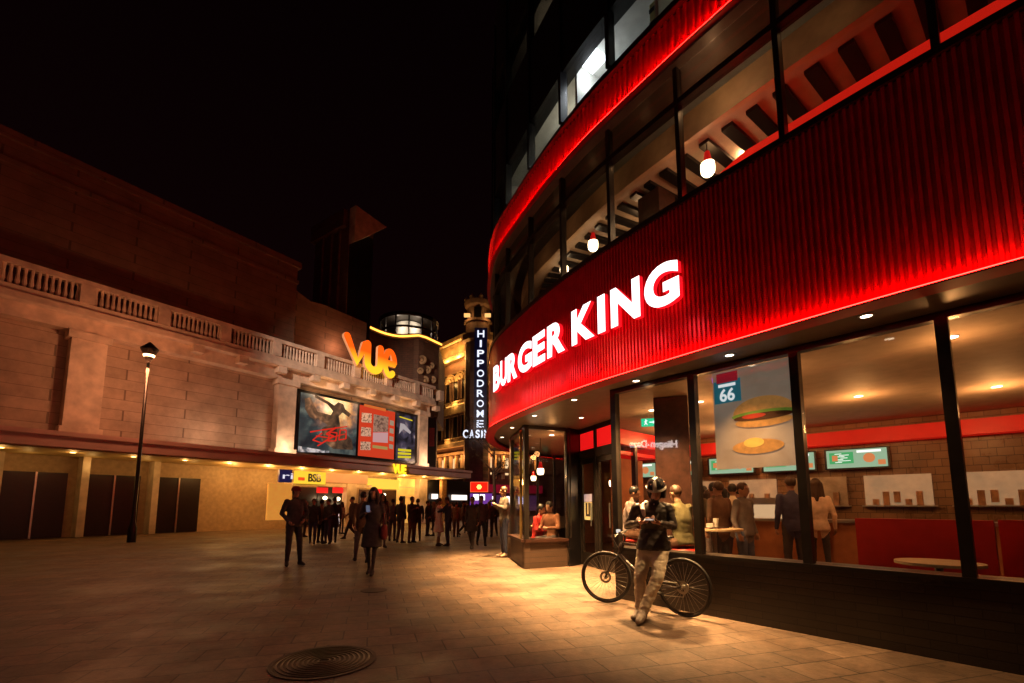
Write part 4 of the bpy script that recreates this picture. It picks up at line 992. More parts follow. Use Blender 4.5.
# billboards (generic artwork, backlit)
def art_mat(name, stops, scale, es, seed, distort=.5):
    m = bpy.data.materials.new(name); m.use_nodes = True; nt = m.node_tree; b = nt.nodes['Principled BSDF']; N = nt.nodes.new; L = nt.links.new
    tc = N('ShaderNodeTexCoord'); mp = N('ShaderNodeMapping'); mp.inputs['Location'].default_value = (seed, seed * 2, 0); L(tc.outputs['Object'], mp.inputs[0])
    n = N('ShaderNodeTexNoise'); n.inputs['Scale'].default_value = scale; n.inputs['Detail'].default_value = 6; n.inputs['Distortion'].default_value = distort; L(mp.outputs[0], n.inputs[0])
    r = N('ShaderNodeValToRGB'); L(n.outputs['Fac'], r.inputs[0]); el = r.color_ramp.elements
    el[0].position = stops[0][0]; el[0].color = stops[0][1] + (1,); el[1].position = stops[-1][0]; el[1].color = stops[-1][1] + (1,)
    for p, c in stops[1:-1]: q = el.new(p); q.color = c + (1,)
    L(r.outputs[0], b.inputs['Base Color']); L(r.outputs[0], b.inputs['Emission Color']); b.inputs['Emission Strength'].default_value = es
    b.inputs['Roughness'].default_value = .4
    return m
def battle_mat():      # dark smoky artwork with a golden burst towards its upper right
    m = art_mat('poster_battle', [(.3, (.008, .01, .016)), (.5, (.03, .045, .05)), (.62, (.09, .12, .11)), (.8, (.4, .42, .4))], .9, .8, 3.1)
    nt = m.node_tree; b = nt.nodes['Principled BSDF']; N = nt.nodes.new; L = nt.links.new; old = b.inputs['Base Color'].links[0].from_socket
    q = cs(337, 407, 0); c = cp(q[0], 0, q[1]); tc = N('ShaderNodeTexCoord'); vd = N('ShaderNodeVectorMath'); vd.operation = 'DISTANCE'; vd.inputs[1].default_value = c; L(tc.outputs['Object'], vd.inputs[0])
    n = N('ShaderNodeTexNoise'); n.inputs['Scale'].default_value = 1.6; n.inputs['Detail'].default_value = 7; L(tc.outputs['Object'], n.inputs[0])
    ma = N('ShaderNodeMath'); ma.operation = 'MULTIPLY_ADD'; ma.inputs[1].default_value = 2.2; L(n.outputs['Fac'], ma.inputs[0]); L(vd.outputs['Value'], ma.inputs[2])
    r = N('ShaderNodeValToRGB'); e = r.color_ramp.elements; mr = N('ShaderNodeMapRange'); mr.inputs[1].default_value = .9; mr.inputs[2].default_value = 3.2; L(ma.outputs[0], mr.inputs[0]); L(mr.outputs[0], r.inputs[0])
    e[0].position = .05; e[0].color = (.95, .85, .55, 1); e[1].position = .95; e[1].color = (0, 0, 0, 1)
    for p_, c_ in ((.3, (.8, .62, .25, 1)), (.5, (.45, .2, .05, 1)), (.68, (.1, .05, .03, 1))): t_ = e.new(p_); t_.color = c_
    ad = N('ShaderNodeVectorMath'); ad.operation = 'ADD'; L(r.outputs[0], ad.inputs[0]); L(old, ad.inputs[1])
    L(ad.outputs[0], b.inputs['Base Color']); L(ad.outputs[0], b.inputs['Emission Color']); return m
BB = empty('billboard', (0, 0, 0), label='wide black framed backlit film billboard with three panels above the canopy', cat='billboard')
bs0, bs1 = cs(296, 420, .0)[0], cs(417.5, 440, .0)[0]
zb0, zb1 = 4.32, 7.95
cbox(MB(), bs0, bs1, -.3, -.02, zb0, zb1).build('frame', M['black'], BB)
def bx(x): return cs(x, 430, 0)[0]
def bart(name, x0, x1, m, f0=.045, f1=.955, o=.0):
    s0, s1 = bx(x0), bx(x1); return cbox(MB(), s0, s1, o - .03, o + .01, zb0 + (zb1 - zb0) * f0, zb0 + (zb1 - zb0) * f1).build(name, m, BB)
base = bart('poster', 299, 356.5, battle_mat())
def bshape(par, name, pts, m, o):      # polygon in billboard pixel coordinates, real thickness
    P = [(bx(x), cs(x, y, 0)[1]) for x, y in pts]
    mb = MB(); mb.face([cp(s, o, z) for s, z in P]); mb.face([cp(s, o - .01, z) for s, z in P[::-1]])
    for i in range(len(P)):
        a, b_ = P[i], P[(i + 1) % len(P)]; mb.face([cp(a[0], o, a[1]), cp(a[0], o - .01, a[1]), cp(b_[0], o - .01, b_[1]), cp(b_[0], o, b_[1])])
    return mb.build(name, m, par)
figm = art_mat('poster_figure', [(.35, (.02, .015, .012)), (.55, (.1, .06, .035)), (.7, (.3, .17, .09))], 1.6, .7, .4)
bshape(base, 'artwork', [(313, 394), (328, 402), (334, 406), (341, 404), (343, 411), (338, 416), (340, 428), (331, 430), (326, 424), (317, 419), (314, 411), (322, 413), (330, 415), (332, 411), (326, 404), (313, 397)], figm, .022)
bshape(base, 'artwork', [(303, 398), (309, 397), (312, 404), (317, 412), (316, 420), (309, 417), (304, 409)], figm, .02)
bshape(base, 'artwork', [(322, 428), (330, 424), (338, 425), (344, 432), (352, 440), (354, 450), (334, 449), (322, 440)], figm, .014)
bshape(base, 'artwork', [(333, 405), (337, 402), (342, 404), (344, 409), (350, 414), (348, 417), (341, 412), (336, 411)], figm, .025)
rd = emit('poster_red', (.85, .03, .015), .8)
def scrawl(pts, w_=.9):
    for (xa, ya), (xb, yb) in zip(pts, pts[1:]):
        dx, dy = xb - xa, yb - ya; l_ = math.hypot(dx, dy); nx, ny = -dy / l_ * w_ / 2, dx / l_ * w_ / 2
        bshape(base, 'artwork', [(xa + nx, ya + ny), (xb + nx * .6, yb + ny * .6), (xb - nx * .6, yb - ny * .6), (xa - nx, ya - ny)], rd, .028 + .0005 * (xa % 3))
scrawl([(310, 432), (322, 430), (347, 426.5)], 1.6); scrawl([(336, 427.5), (326, 434), (334, 436), (318, 446)], 2.0); scrawl([(322, 433), (313, 440), (322, 443)], 1.5)
scrawl([(330, 432), (328, 441), (336, 441), (337, 433), (330, 432)], 1.5); scrawl([(340, 430), (339, 440), (346, 439), (346, 430), (340, 430)], 1.5); scrawl([(316, 436), (330, 438), (345, 434)], 1.3)
bshape(base, 'artwork', [(299, 446), (316, 449), (330, 451), (330, 453), (299, 452)], art_mat('poster_snow', [(.35, (.05, .07, .09)), (.6, (.55, .6, .65))], 3, .7, 5), .016)
red = bart('poster', 359, 394.5, emit('poster_orange_red', (.8, .06, .02), .75))
cream = emit('poster_cream', (.62, .42, .28), .55)
for r_ in range(3): bshape(red, 'artwork', [(361, 412.5 + r_ * 14.5), (371, 413.5 + r_ * 14.3), (371, 423 + r_ * 13.6), (361, 422 + r_ * 14)], art_mat('poster_type%d' % r_, [(.4, (.16, .08, .05)), (.5, (.6, .42, .3))], 9, .5, r_ * 3.3), .016)
bshape(red, 'artwork', [(373, 414), (388, 417), (388, 432), (373, 432)], art_mat('poster_type3', [(.4, (.12, .07, .06)), (.55, (.35, .25, .2))], 6, .4, 8), .016)
bshape(red, 'artwork', [(373, 432.5), (388, 432.5), (388, 443), (373, 442)], emit('poster_pink', (.75, .4, .4), .7), .016)
bshape(red, 'artwork', [(373, 445), (388, 447), (388, 450), (373, 448)], emit('poster_gold', (.6, .4, .12), .6), .016)
for r_ in range(4): bshape(red, 'artwork', [(389.5, 420 + r_ * 8), (393.5, 421 + r_ * 8), (393.5, 426 + r_ * 7.8), (389.5, 425 + r_ * 7.8)], cream, .016)
bshape(red, 'artwork', [(363, 403.5), (385, 408.5), (385, 411.5), (363, 406)], emit('poster_orange', (.9, .2, .04), .7), .016)
dk = bart('poster', 396.5, 415, art_mat('poster_dark', [(.4, (.006, .006, .01)), (.6, (.05, .05, .09)), (.75, (.4, .36, .36))], 1.1, .7, 6.3))
yl = emit('poster_yellow', (.75, .6, .02), .9)
for r_ in range(3): bshape(dk, 'artwork', [(398.5, 448.5 + r_ * 3.6), (411.5, 449.8 + r_ * 3.3), (411.5, 452 + r_ * 3.2), (398.5, 451 + r_ * 3.5)], yl, .016)
bshape(dk, 'artwork', [(399, 416), (412, 420), (412, 421.2), (399, 417.2)], yl, .016)
bshape(dk, 'artwork', [(400, 423), (404, 424), (411, 432), (410, 434), (403, 429), (399, 434)], emit('poster_pale', (.5, .42, .42), .8), .016)

# dark narrow block between cinema and casino
nb = empty('narrow_building', (0, 0, 0), label='narrow dark building squeezed between the cinema and the gold lit casino', cat='building')
MB().prism([(-6.6, 39.2), (-7.3, 44), (-9, 44), (-9, 38.6)], 0, 12.2).build('wall', M['granite'], nb)
MB().box((-6.95, 39.0, 7.2), (.45, .12, 1.6), .08).build('red_banner', mat('dull_red', (.2, .02, .03), .6), nb)
for z in (5.5, 8.6): MB().box((-7.5, 38.9, z), (.35, .1, 1.3), .08).build('window', mat('dim_window', (.05, .05, .07), .2, em=(.3, .2, .3), es=.12), nb)

# ================================================================== CASINO
CS = empty('casino_building', (0, 0, 0), label='ornate brick corner casino with round turret and gold lit cornices beyond the cinema', cat='building')
T = atY(477.5, 400, 52); PLc = Vector((-12.5, 60.5)); PRc = Vector((9, 60)); 
def zy(y, Y=52, x=477): return atY(x, y, Y).z
zc1 = zy(337); zc0 = zy(352); 
def csp(mb, name, m, smooth=False): return mb.build(name, m, CS, smooth)
csp(MB().prism([(PLc.x, PLc.y), (T.x - .9, T.y + .2), (T.x + 1.0, T.y + .2), (PRc.x, PRc.y), (8, 72), (-10, 72)], 0, zc0), 'wall', M['brick'])
csp(MB().lathe([(1.55, 0), (1.55, zy(345)), (1.9, zy(343)), (2.0, zy(338)), (1.55, zy(337)), (1.45, zy(326)), (1.7, zy(325)), (1.7, zy(323)), (1.4, zy(322)), (1.35, zy(310)), (1.6, zy(308)), (1.7, zy(304)), (1.35, zy(303)), (.01, zy(302.5))], 12, (T.x, T.y, 0)), 'turret', M['brownstone'])
b = MB()
for k in range(8):
    t = 2 * PI * k / 8 + .3; b.lathe([(.22, 0), (.3, .35), (.12, .6), (.02, .75)], 8, (T.x + 1.4 * math.cos(t), T.y + 1.4 * math.sin(t), zy(304)))
csp(b, 'turret_finial', M['goldstone'])
csp(MB().box((T.x + .05, T.y - 1.36, zy(317)), (.85, .3, 1.2)), 'window', M['black'])
dL = (Vector((T.x - .9, T.y + .2)) - PLc); Ln = dL.length; uL = dL / Ln; nL = Vector((uL.y, -uL.x))
def lw(t, o, z): p = Vector((T.x - .9, T.y + .2)) - uL * t + nL * o; return Vector((p.x, p.y, z))
dR = PRc - Vector((T.x + 1.0, T.y + .2)); uR = dR.normalized(); nR = Vector((uR.y, -uR.x))
def rw(t, o, z): p = Vector((T.x + 1.0, T.y + .2)) + uR * t + nR * o; return Vector((p.x, p.y, z))
aL = math.atan2(uL.y, uL.x); aR = math.atan2(uR.y, uR.x)
GL = emit('gold_uplight', (1, .42, .08), 2.2)
def band(z, h, o, name='cornice', m='goldstone', w1=10):
    csp(MB().box(lw(w1 / 2, o / 2, z), (w1, o, h), aL), name, M[m]); csp(MB().box(rw(w1 / 2, o / 2, z), (w1, o, h), aR), name, M[m])
ztop = zc1
band(zc1 + .2, .5, .8); band((zc1 + zc0) / 2 - .2, zc1 - zc0 + .1, .35); band(zc0 - .3, .35, .65)
zl2 = zy(407); zl3 = zy(443)
band(zl2, .9, .55, w1=4.5); band(zl3, .5, .6); band(zl3 - 1.0, .3, .3)
band(zy(470), .5, .8, m='brownstone')
def strip(z, o, w0, w1, side='L'):
    f, a_ = (lw, aL) if side == 'L' else (rw, aR)
    csp(MB().box(f((w0 + w1) / 2, o, z), (w1 - w0, .06, .06), a_), 'light_strip', GL)
strip(zc1 - .1, .55, 0, 5); strip(zc0 - .02, .72, 0, 5); strip(zl2 + .5, .6, 0, 4); strip(zc1 - .1, .55, 0, 6, 'R')
# windows between the lit ledges
zs_rows = [(zl2 + 1.3, 3.2), (zl3 + .9, 2.6)]
lamps_ = []
for side, f, a_ in (('L', lw, aL), ('R', rw, aR)):
    for k in range(4):
        t = .9 + k * 1.7
        for z, h in zs_rows:
            wn = csp(MB().box(f(t, .05, z + h / 2), (.85, .2, h), a_), 'window', M['black'])
            fr = MB(); fr.box(f(t - .5, .12, z + h / 2), (.14, .25, h), a_); fr.box(f(t + .5, .12, z + h / 2), (.14, .25, h), a_); fr.box(f(t, .2, z + h + .12), (1.4, .4, .24), a_)
            o = fr.build('window_frame', M['brownstone']); o.parent = wn
    for k in range(6):
        t = .5 + k * 1.15
        csp(MB().box(f(t, .12, zl3 - 2.6), (.4, .1, 2.0), a_), 'lit_window', emit('warm_window', (1, .62, .3), 1.1) if k % 2 == 0 else M['black'])
        csp(MB().box(f(t + .58, .2, zl3 - 2.7), (.3, .35, 2.8), a_), 'column', M['goldstone'])
    lamp('cornice_lamp', 'POINT', f(1.5, 1.1, zc0 - .4), 560 if side == 'L' else 300, (1, .45, .1), CS, .2)
    lamp('cornice_lamp', 'POINT', f(3.8, 1.1, zc0 - .4), 400 if side == 'L' else 200, (1, .45, .1), CS, .2)
    lamp('cornice_lamp', 'POINT', f(2.2, .8, zl2 + .75), 90 if side == 'L' else 40, (1, .5, .13), CS, .2)
    lamp('cornice_lamp', 'POINT', f(3.6, .9, zl3 + .6), 50, (1, .5, .13), CS, .2)
    for k in range(4): lamp('cornice_lamp', 'POINT', f(.5 + k * 2.0, 1.0, zl3 - 1.6), 95, (1, .42, .12), CS, .2)
for t in (-.9, .9): lamp('turret_lamp', 'POINT', (T.x + t * 1.5, T.y - 1.8, zy(322)), 60, (1, .5, .15), CS, .15)
for t in (-1.2, 1.2): csp(MB().box((T.x + t, T.y - 1.2, zy(319.5)), (.7, .35, .35)), 'lit_ledge', emit('turret_glow', (1, .5, .15), 1.3))  # light on the ledges put in as glowing blocks
for t in (1.6, 3.6):
    b = MB(); n_ = 14
    for k in range(n_):
        a0, a1 = PI * k / n_, PI * (k + 1) / n_
        for r0, r1, o0 in ((.55, .85, .5), (.95, 1.1, .42)):
            q = [lw(t - r * math.cos(a), o0, zc0 - 3.1 + r * math.sin(a)) for a, r in ((a0, r0), (a1, r0), (a1, r1), (a0, r1))]; q2 = [lw(t - r * math.cos(a), 0, zc0 - 3.1 + r * math.sin(a)) for a, r in ((a0, r0), (a1, r0), (a1, r1), (a0, r1))]
            b.face(q); b.face([q[0], q2[0], q2[1], q[1]]); b.face([q[2], q[3], q2[3], q2[2]])
    csp(b, 'window_arch', M['goldstone'])
    csp(MB().lathe([(.001, -.2), (.22, -.1), (.22, .1), (.001, .2)], 12, tuple(lw(t, .3, zc0 - 2.8))), 'keystone', M['goldstone'])
    lamp('cornice_lamp', 'POINT', lw(t, .9, zc0 - 3.2), 70, (1, .5, .13), CS, .15)
for z_ in (zl2 + .45, zl3 + .25):
    b = MB()
    for k in range(16): q = lw(.3 + k * .27, .42, 0); b.lathe([(.05, z_), (.09, z_ + .2), (.05, z_ + .5)], 6, (q.x, q.y, 0))
    b.box(lw(2.3, .42, z_ + .55), (4.4, .2, .1), aL); csp(b, 'ledge_balustrade', M['goldstone'])
strip(zl3 + .3, .4, 0, 4)
# ground floor shops of the casino
csp(MB().box(lw(4, .9, 3.2), (9, 1.2, .8), aL), 'shop_fascia', mat('dark_red_fascia', (.14, .012, .02), .5)); csp(MB().box(rw(3, .9, 3.2), (8, 1.2, .9), aR), 'shop_fascia', mat('red_fascia', (.3, .012, .03), .5, em=(1, .02, .08), es=.12))
csp(MB().box(rw(3, .5, 1.6), (7.5, .1, 1.8), aR), 'shop_window', emit('purple_window', (.5, .15, .5), .1))
for t, c in ((.6, (1, .8, .85)), (2.6, (1, .85, .8)), (4.5, (.8, .7, 1))): csp(MB().box(rw(t, .56, 1.9), (.7, .1, .9), aR), 'lit_window', emit('shop_glow%.1f' % t, c, 2.2))
csp(MB().box(lw(3.5, .5, 1.6), (7, .1, 1.6), aL), 'shop_window', emit('dim_shop', (.5, .2, .12), .25))
# vertical sign
VH = empty('vertical_sign', (0, 0, 0), label='tall narrow navy blade sign with white stacked letters on the casino turret', cat='sign')
YS = 49.6; s_l, s_r = atY(474.8, 380, YS).x, atY(486.2, 380, YS).x; zt_, zb_ = atY(480, 329, YS).z, atY(480, 429, YS).z
MB().box(((s_l + s_r) / 2, YS + .15, (zt_ + zb_) / 2), (s_r - s_l + .15, .28, zt_ - zb_ + .3)).build('panel', mat('navy_panel', (.01, .01, .03), .3, em=(.02, .02, .1), es=.08), VH)
wl_ = emit('cool_letter', (.8, .84, 1), 1.25); hh = (zt_ - zb_) / 10
for k, ch in enumerate('HIPPODROME'):
    wd = .78 if ch != 'I' else .22
    sign_text('letter', ch, ((s_l + s_r) / 2, YS - .03, zt_ - hh * (k + .5)), wd, hh * .7, (1, 0, 0), .03, wl_, VH, bold=.012)
MB().tube([((s_l + s_r) / 2, YS + .3, zt_ - 1), ((s_l + s_r) / 2, T.y - 1.4, zt_ - 1)], .06).build('bracket', M['dark'], VH)
MB().tube([((s_l + s_r) / 2, YS + .3, zb_ + 1), ((s_l + s_r) / 2, T.y - 1.4, zb_ + 1)], .06).build('bracket', M['dark'], VH)
CG = empty('casino_sign', (0, 0, 0), label='white lit horizontal lettering below the vertical blade sign', cat='sign')
x0, x1 = atY(463, 433, YS).x, atY(496, 433, YS).x; zz0, zz1 = atY(470, 438, YS).z, atY(470, 429.8, YS).z
wds = [1, .95, .85, .35, 1, 1.05]; tot = sum(wds) + .25 * 5; kx = (x1 - x0) / tot; cx_ = x0
for ch, wd in zip('CASINO', wds):
    sign_text('letter', ch, (cx_ + wd * kx / 2, YS - .02, (zz0 + zz1) / 2), wd * kx, zz1 - zz0, (1, 0, 0), .03, wl_, CG, bold=.03); cx_ += (wd + .25) * kx
MB().box(((x0 + x1) / 2, YS + .08, zz0 - .12), (x1 - x0, .06, .08)).build('rail', M['dark'], CG)
MB().tube([((x0 + x1) / 2, YS + .08, zz0 - .12), ((x0 + x1) / 2, T.y - 1.5, zz0 - .12)], .05).build('bracket', M['dark'], CG)
# red box sign
RS = empty('red_box_sign', (0, 0, 0), label='red lit square box sign with a glowing yellow flower mark over the far crowd', cat='sign')
p0 = atY(479.3, 487, 46)
MB().box((p0.x, p0.y, p0.z), (1.75, .3, .98)).build('panel', emit('red_box', (1, .015, .005), 1.3), RS)
MB().torus((p0.x, p0.y - .16, p0.z), .0, .001, 4, 3).build('trim', M['dark'], RS) if 0 else None
fm = MB()
for k in range(6):
    t = PI * k / 3; fm.lathe([(.001, -.02), (.11, -.02), (.11, 0)], 8, (p0.x + .15 * math.cos(t), p0.y - .16, p0.z + .15 * math.sin(t)), 'y')
fm.build('flower_mark', emit('flower', (1, .6, .12), 2.5), RS)
fm = MB()
for a_, b_ in (((-.87, 0), (.04, .98)), ((.87, 0), (.04, .98)), ((0, .49), (1.78, .04)), ((0, -.49), (1.78, .04))): fm.box((p0.x + a_[0], p0.y - .1, p0.z + a_[1]), (b_[0], .34, b_[1]))
fm.build('frame', emit('sign_rim', (1, .15, .05), 1.2), RS)
MB().tube([(p0.x, p0.y + .05, 0), (p0.x, p0.y + .05, p0.z - .5)], .05).build('post', M['dark'], RS)
# kiosk behind the crowd with purple glow
KI = empty('kiosk', (0, 0, 0), label='small stall glowing purple and white beneath the red box sign', cat='kiosk')
kc = atY(479, 500, 47)
MB().box((kc.x, 47.6, 1.6), (2.6, .9, 1.9)).build('body', emit('kiosk_purple', (.28, .07, .5), .6), KI)
MB().box((kc.x, 47.1, 2.15), (1.2, .1, .6)).build('screen', emit('kiosk_white', (1, .8, .85), 2.2), KI)
MB().box((kc.x, 47.5, 2.6), (2.8, 1.2, .12)).build('roof', M['dark'], KI)
# building closing the street on the right, behind the restaurant
RB = empty('street_building', (0, 0, 0), label='dark stone building with small warm windows at the end of the street behind the restaurant', cat='building')
MB().prism([(5.5, 44), (24, 36), (30, 50), (9.5, 56)], 0, 17).build('wall', M['brownstone'], RB)
for r_ in range(4):
    for k in range(7):
        f_ = (k + .5) / 7; x_ = 5.5 + 18.5 * f_ + .03; y_ = 44 - 8 * f_ - .06
        MB().box((x_, y_, 4.4 + r_ * 3.2), (1.0, .15, 1.8), math.atan2(-8, 18.5)).build('window', emit('street_win', (1, .55, .2), .5) if (k * 7 + r_ * 3) % 4 == 0 else M['black'], RB)
MB().box((14.7, 39.8, 3), (19, .5, .9), math.atan2(-8, 18.5)).build('shop_fascia', MATS['red_fascia'], RB)
# block on the left behind the photographer, with a lit sign that mirrors in the shop glass
LB = empty('plaza_side_building', (0, 0, 0), label='plain dark building along the left side of the square', cat='building')
MB().prism([(-13.6, -14), (-11.6, -14), (-11.6, 7.5), (-13.6, 8.5)], 0, 12).build('wall', M['brownstone'], LB)
for k in range(5):
    MB().box((-11.58, -10 + k * 4, 7.5), (.1, 1.4, 2.2)).build('window', M['black'], LB)
fl_ = empty('flood_light', (-11.4, 7.0, 11.6), 0, label='added flood light on the roof edge of the dark building, brightening the cinema', cat='lamp')  # unseen flood light added to brighten canopy and facade
MB().box((0, .1, .35), (.5, .25, .35)).build('housing', M['dark'], fl_); MB().tube([(0, 0, -.0), (0, 0, .2)], .03).build('bracket', M['dark'], fl_)
MB().box((.02, .235, .35), (.42, .02, .28)).build('lens', emit('flood_glow', (1, .6, .35), 5), fl_)
lamp('flood_lamp', 'SPOT', (.05, .4, .35), 12500, (1, .70, .52), fl_, .2, .66, .8, (4.6, 24, -3.4))
# mirror the virtual sign position in the shop window plane
def mirror(v):
    p = Vector((v.x, v.y)); p = p - WN * 2 * (p - W0).dot(WN); return Vector((p.x, p.y, v.z))
va, vb = mirror(atY(628.5, 446, 19)), mirror(atY(676, 443, 19))
zt_ = atY(650, 440.2, 19).z; zb_ = atY(650, 449.5, 19).z
rd_ = (va - vb); rd_.z = 0
print('mirror sign', va, vb)
o = sign_text('reflected_sign', 'H\u00e4agen-Dazs', Vector(((va.x + vb.x) / 2, (va.y + vb.y) / 2, (zt_ + zb_) / 2)), rd_.length, (zt_ - zb_), rd_, .03, emit('sign_cool', (1, .98, 1), 10), bold=.02)
o.name = 'parlour_sign'
tag(o, 'white lit shop lettering across the square, seen mirrored in the restaurant glass', 'sign')

# ================================================================== street furniture
mc = atz(324, 661.5, 0)
MC = empty('manhole_cover', (mc.x, mc.y, 0), label='large round dark metal cover with concentric rings set in the paving', cat='cover')
b = MB(); b.lathe([(.001, .004), (.40, .004), (.40, .0)], 48); b.build('plate', mat('cast_iron', (.085, .058, .042), .6, .2, bump=.3), MC)
b = MB()
for k in range(9):
    r = .04 + k * .041; b.lathe([(r, .004), (r, .012), (r + .017, .009), (r + .017, .004)], 48)
b.build('ring', mat('worn_iron', (.10, .068, .05), .4, .5), MC)
MB().lathe([(.405, .002), (.405, .008), (.44, .008), (.44, .002)], 48).build('rim', MATS['cast_iron'], MC)
dc = atz(374, 590.5, 0)
o = MB().lathe([(.001, .01), (.2, .01), (.21, .002)], 24).build('drain_cover', MATS['cast_iron']); o.location = dc  # flat dark disc laid on the paving
tag(o, 'small dark round disc on the paving in front of the long haired woman', 'cover')
# slender tree in the street
def tree(base, h, label):
    root = empty('street_tree', base, 0, label=label, cat='tree')
    rnd = random.Random(4); b = MB(); leaves = MB()
    b.tube([(0, 0, 0), (.05, 0, h * .3), (-.05, .05, h * .6), (.1, 0, h)], [.16, .12, .09, .03], 8)
    for k in range(16):
        z = h * (.38 + .6 * rnd.random()); a = rnd.random() * 2 * PI; L_ = 1.0 + rnd.random() * 1.2
        e_ = Vector((math.cos(a) * L_, math.sin(a) * L_, z + L_ * .8)); b.tube([(0, 0, z), tuple(e_ * .5 + Vector((0, 0, z * .5 + .05))), tuple(e_)], [.05, .035, .012], 5)
        for q in range(26):
            c = e_ + Vector((rnd.gauss(0, .35), rnd.gauss(0, .35), rnd.gauss(0, .3))); u_ = Vector((rnd.gauss(0, 1), rnd.gauss(0, 1), rnd.gauss(0, 1))).normalized() * .09; v_ = u_.orthogonal().normalized() * .05
            leaves.face([c - u_, c + v_, c + u_, c - v_])
    b.build('trunk', mat('bark', (.09, .055, .035), .9), root, True); leaves.build('crown', mat('leaf', (.07, .05, .02), .8), root)
tree(tuple(atY(494, 517, 36).xy) + (0,), 7.5, 'slender bare street tree beside the red box sign, half hidden by the restaurant')
def street_lamp(loc, label, power, col=(1, .36, .15)):  # lamps added to light the paving and the cinema front
    o = empty('street_lamp', loc, 0, label=label, cat='added street lamp')
    MB().lathe([(.14, 0), (.14, .5), (.07, .8), (.05, 6.8), (.001, 6.8)], 14).build('post', M['dark'], o, True)
    MB().lathe([(.05, 6.8), (.28, 7.3), (.3, 7.35), (.05, 7.6), (.001, 7.62)], 14).build('lantern', M['dark'], o, True)
    MB().lathe([(.001, 6.86), (.18, 7.05), (.22, 7.25), (.001, 7.25)], 14).build('bulb', emit('lamp_glow', (1, .6, .3), 6), o, True)
    lamp('lantern_lamp', 'POINT', (0, 0, 6.6), power, col, o, .25)
street_lamp((-9.5, 7.2, 0), 'added black street lamp standing at the far left of the square', 150)
street_lamp((-5, -5, 0), 'added black street lamp behind the viewpoint', 45, (1, .36, .16))
street_lamp((-14, 17, 0), 'added black street lamp before the cinema, left of the canopy entrance', 300)

# ================================================================== PEOPLE
skin = mat('skin', (.42, .22, .14), .55, var=.1); skin2 = mat('skin_dark', (.22, .11, .07), .55, var=.1)
hairm = {'brown': mat('hair_brown', (.05, .022, .01), .5, var=.4, scale=40), 'black': mat('hair_black', (.01, .008, .007), .45, var=.4, scale=40), 'fair': mat('hair_fair', (.3, .17, .07), .5, var=.4, scale=40)}
CLO = {}
def cloth(c):
    c = tuple(max(q, .006) * (4.2 if max(c) < .035 else 2.6 if max(c) < .07 else 1.4) for q in c); c = (c[0] * 1.15, c[1], c[2] * .95)
    if c not in CLO: CLO[c] = mat('cloth_%02d' % len(CLO), c, .85, var=.22, scale=9, bump=.4, bscale=90)
    return CLO[c]
blackc = (.012, .011, .012); navy = (.018, .02, .045); brown = (.09, .05, .03); grey = (.12, .11, .11); denim = (.05, .07, .13); pink = (.8, .6, .58); olive = (.14, .13, .03); redc = (.35, .02, .02); cream = (.5, .42, .33); khaki = (.36, .27, .16); maroon = (.13, .02, .025)
def person(pose, loc, head_px, face_deg, label, top, leg, group=None, hair='brown', shoe=blackc, sk=None, H_=None, z=None):
    body, hm = FM[pose]
    o = bpy.data.objects.new('person', body.copy() if False else body); C.objects.link(o)
    if len(body.materials) == 0:
        for _ in REG: body.materials.append(skin)
    for i, m_ in enumerate((sk or skin, cloth(top), cloth(leg), cloth(shoe), hairm[hair])):
        o.material_slots[i].link = 'OBJECT'; o.material_slots[i].material = m_
    o.location = loc; o.rotation_euler = (0, 0, math.radians(face_deg)); sc0 = (H_ or 1.75) / 1.75; o.scale = (sc0, sc0, sc0)
    if hm:
        if len(hm.materials) == 0: hm.materials.append(skin)
        h = bpy.data.objects.new('hair', hm); C.objects.link(h); h.parent = o; h.material_slots[0].link = 'OBJECT'; h.material_slots[0].material = hairm[hair]
    return tag(o, label, 'person', group)
def walker(pose, x, yf, yh, deg, label, top, leg, group=None, **k):
    p = atz(x, yf, 0); q = atY(x, yh, p.y); return person(pose, p, None, deg, label, top, leg, group, H_=max(1.5, min(1.95, q.z)), **k)
G1 = 'people walking and standing on the square'
w1 = walker('phone', 371, 575, 488, 5, 'long haired woman in a black coat looking at her phone, nearest walker', blackc, blackc, G1)
walker('stand2', 292, 566, 487, 40, 'broad man in a black jacket and dark red cap, nearest person at the left', blackc, blackc, G1, hair='black')
o = walker('walk', 312, 544, 499, 20, 'slim person in black beside the group under the yellow sign', blackc, navy, G1)
walker('stand', 320, 543, 500, 160, 'person in a light tan coat, second of the group under the yellow sign', (.25, .16, .1), blackc, G1, hair='black')
walker('stand2', 327, 544, 499, -30, 'person in dark grey, third of the group under the yellow sign', (.03, .03, .035), (.03, .03, .05), G1)
walker('walkcoat', 333, 543, 497, 200, 'person in a long dark coat, rightmost of the group under the yellow sign', blackc, blackc, G1, hair='black')
walker('walk', 351, 539, 497, -60, 'person in dark clothes walking left past the cinema entrance', (.03, .02, .015), blackc, G1)
walker('walk', 361, 563, 492, 210, 'man in a dark brown jacket striding just behind the long haired woman', (.04, .025, .015), (.03, .025, .03), G1, hair='black')
walker('woman', 381, 548, 494, 30, 'woman in a black jacket directly right of the long haired woman', (.02, .015, .015), (.02, .02, .025), G1, hair='black')
walker('stand', 392, 541, 499, 170, 'person in a dark grey top left of the yellow lit entrance', (.05, .045, .05), (.05, .035, .045), G1)
walker('stand2', 400, 543, 497, 150, 'man in black with grey trousers standing in front of the yellow lit panel', blackc, (.06, .05, .06), G1, hair='black')
walker('camera', 411, 543, 497, 60, 'person in a dark jacket and brown trousers before the yellow lit panel', (.015, .012, .012), (.13, .06, .03), G1)
walker('stand', 417, 541, 499, 200, 'person all in black just right of the one in brown trousers', blackc, blackc, G1)
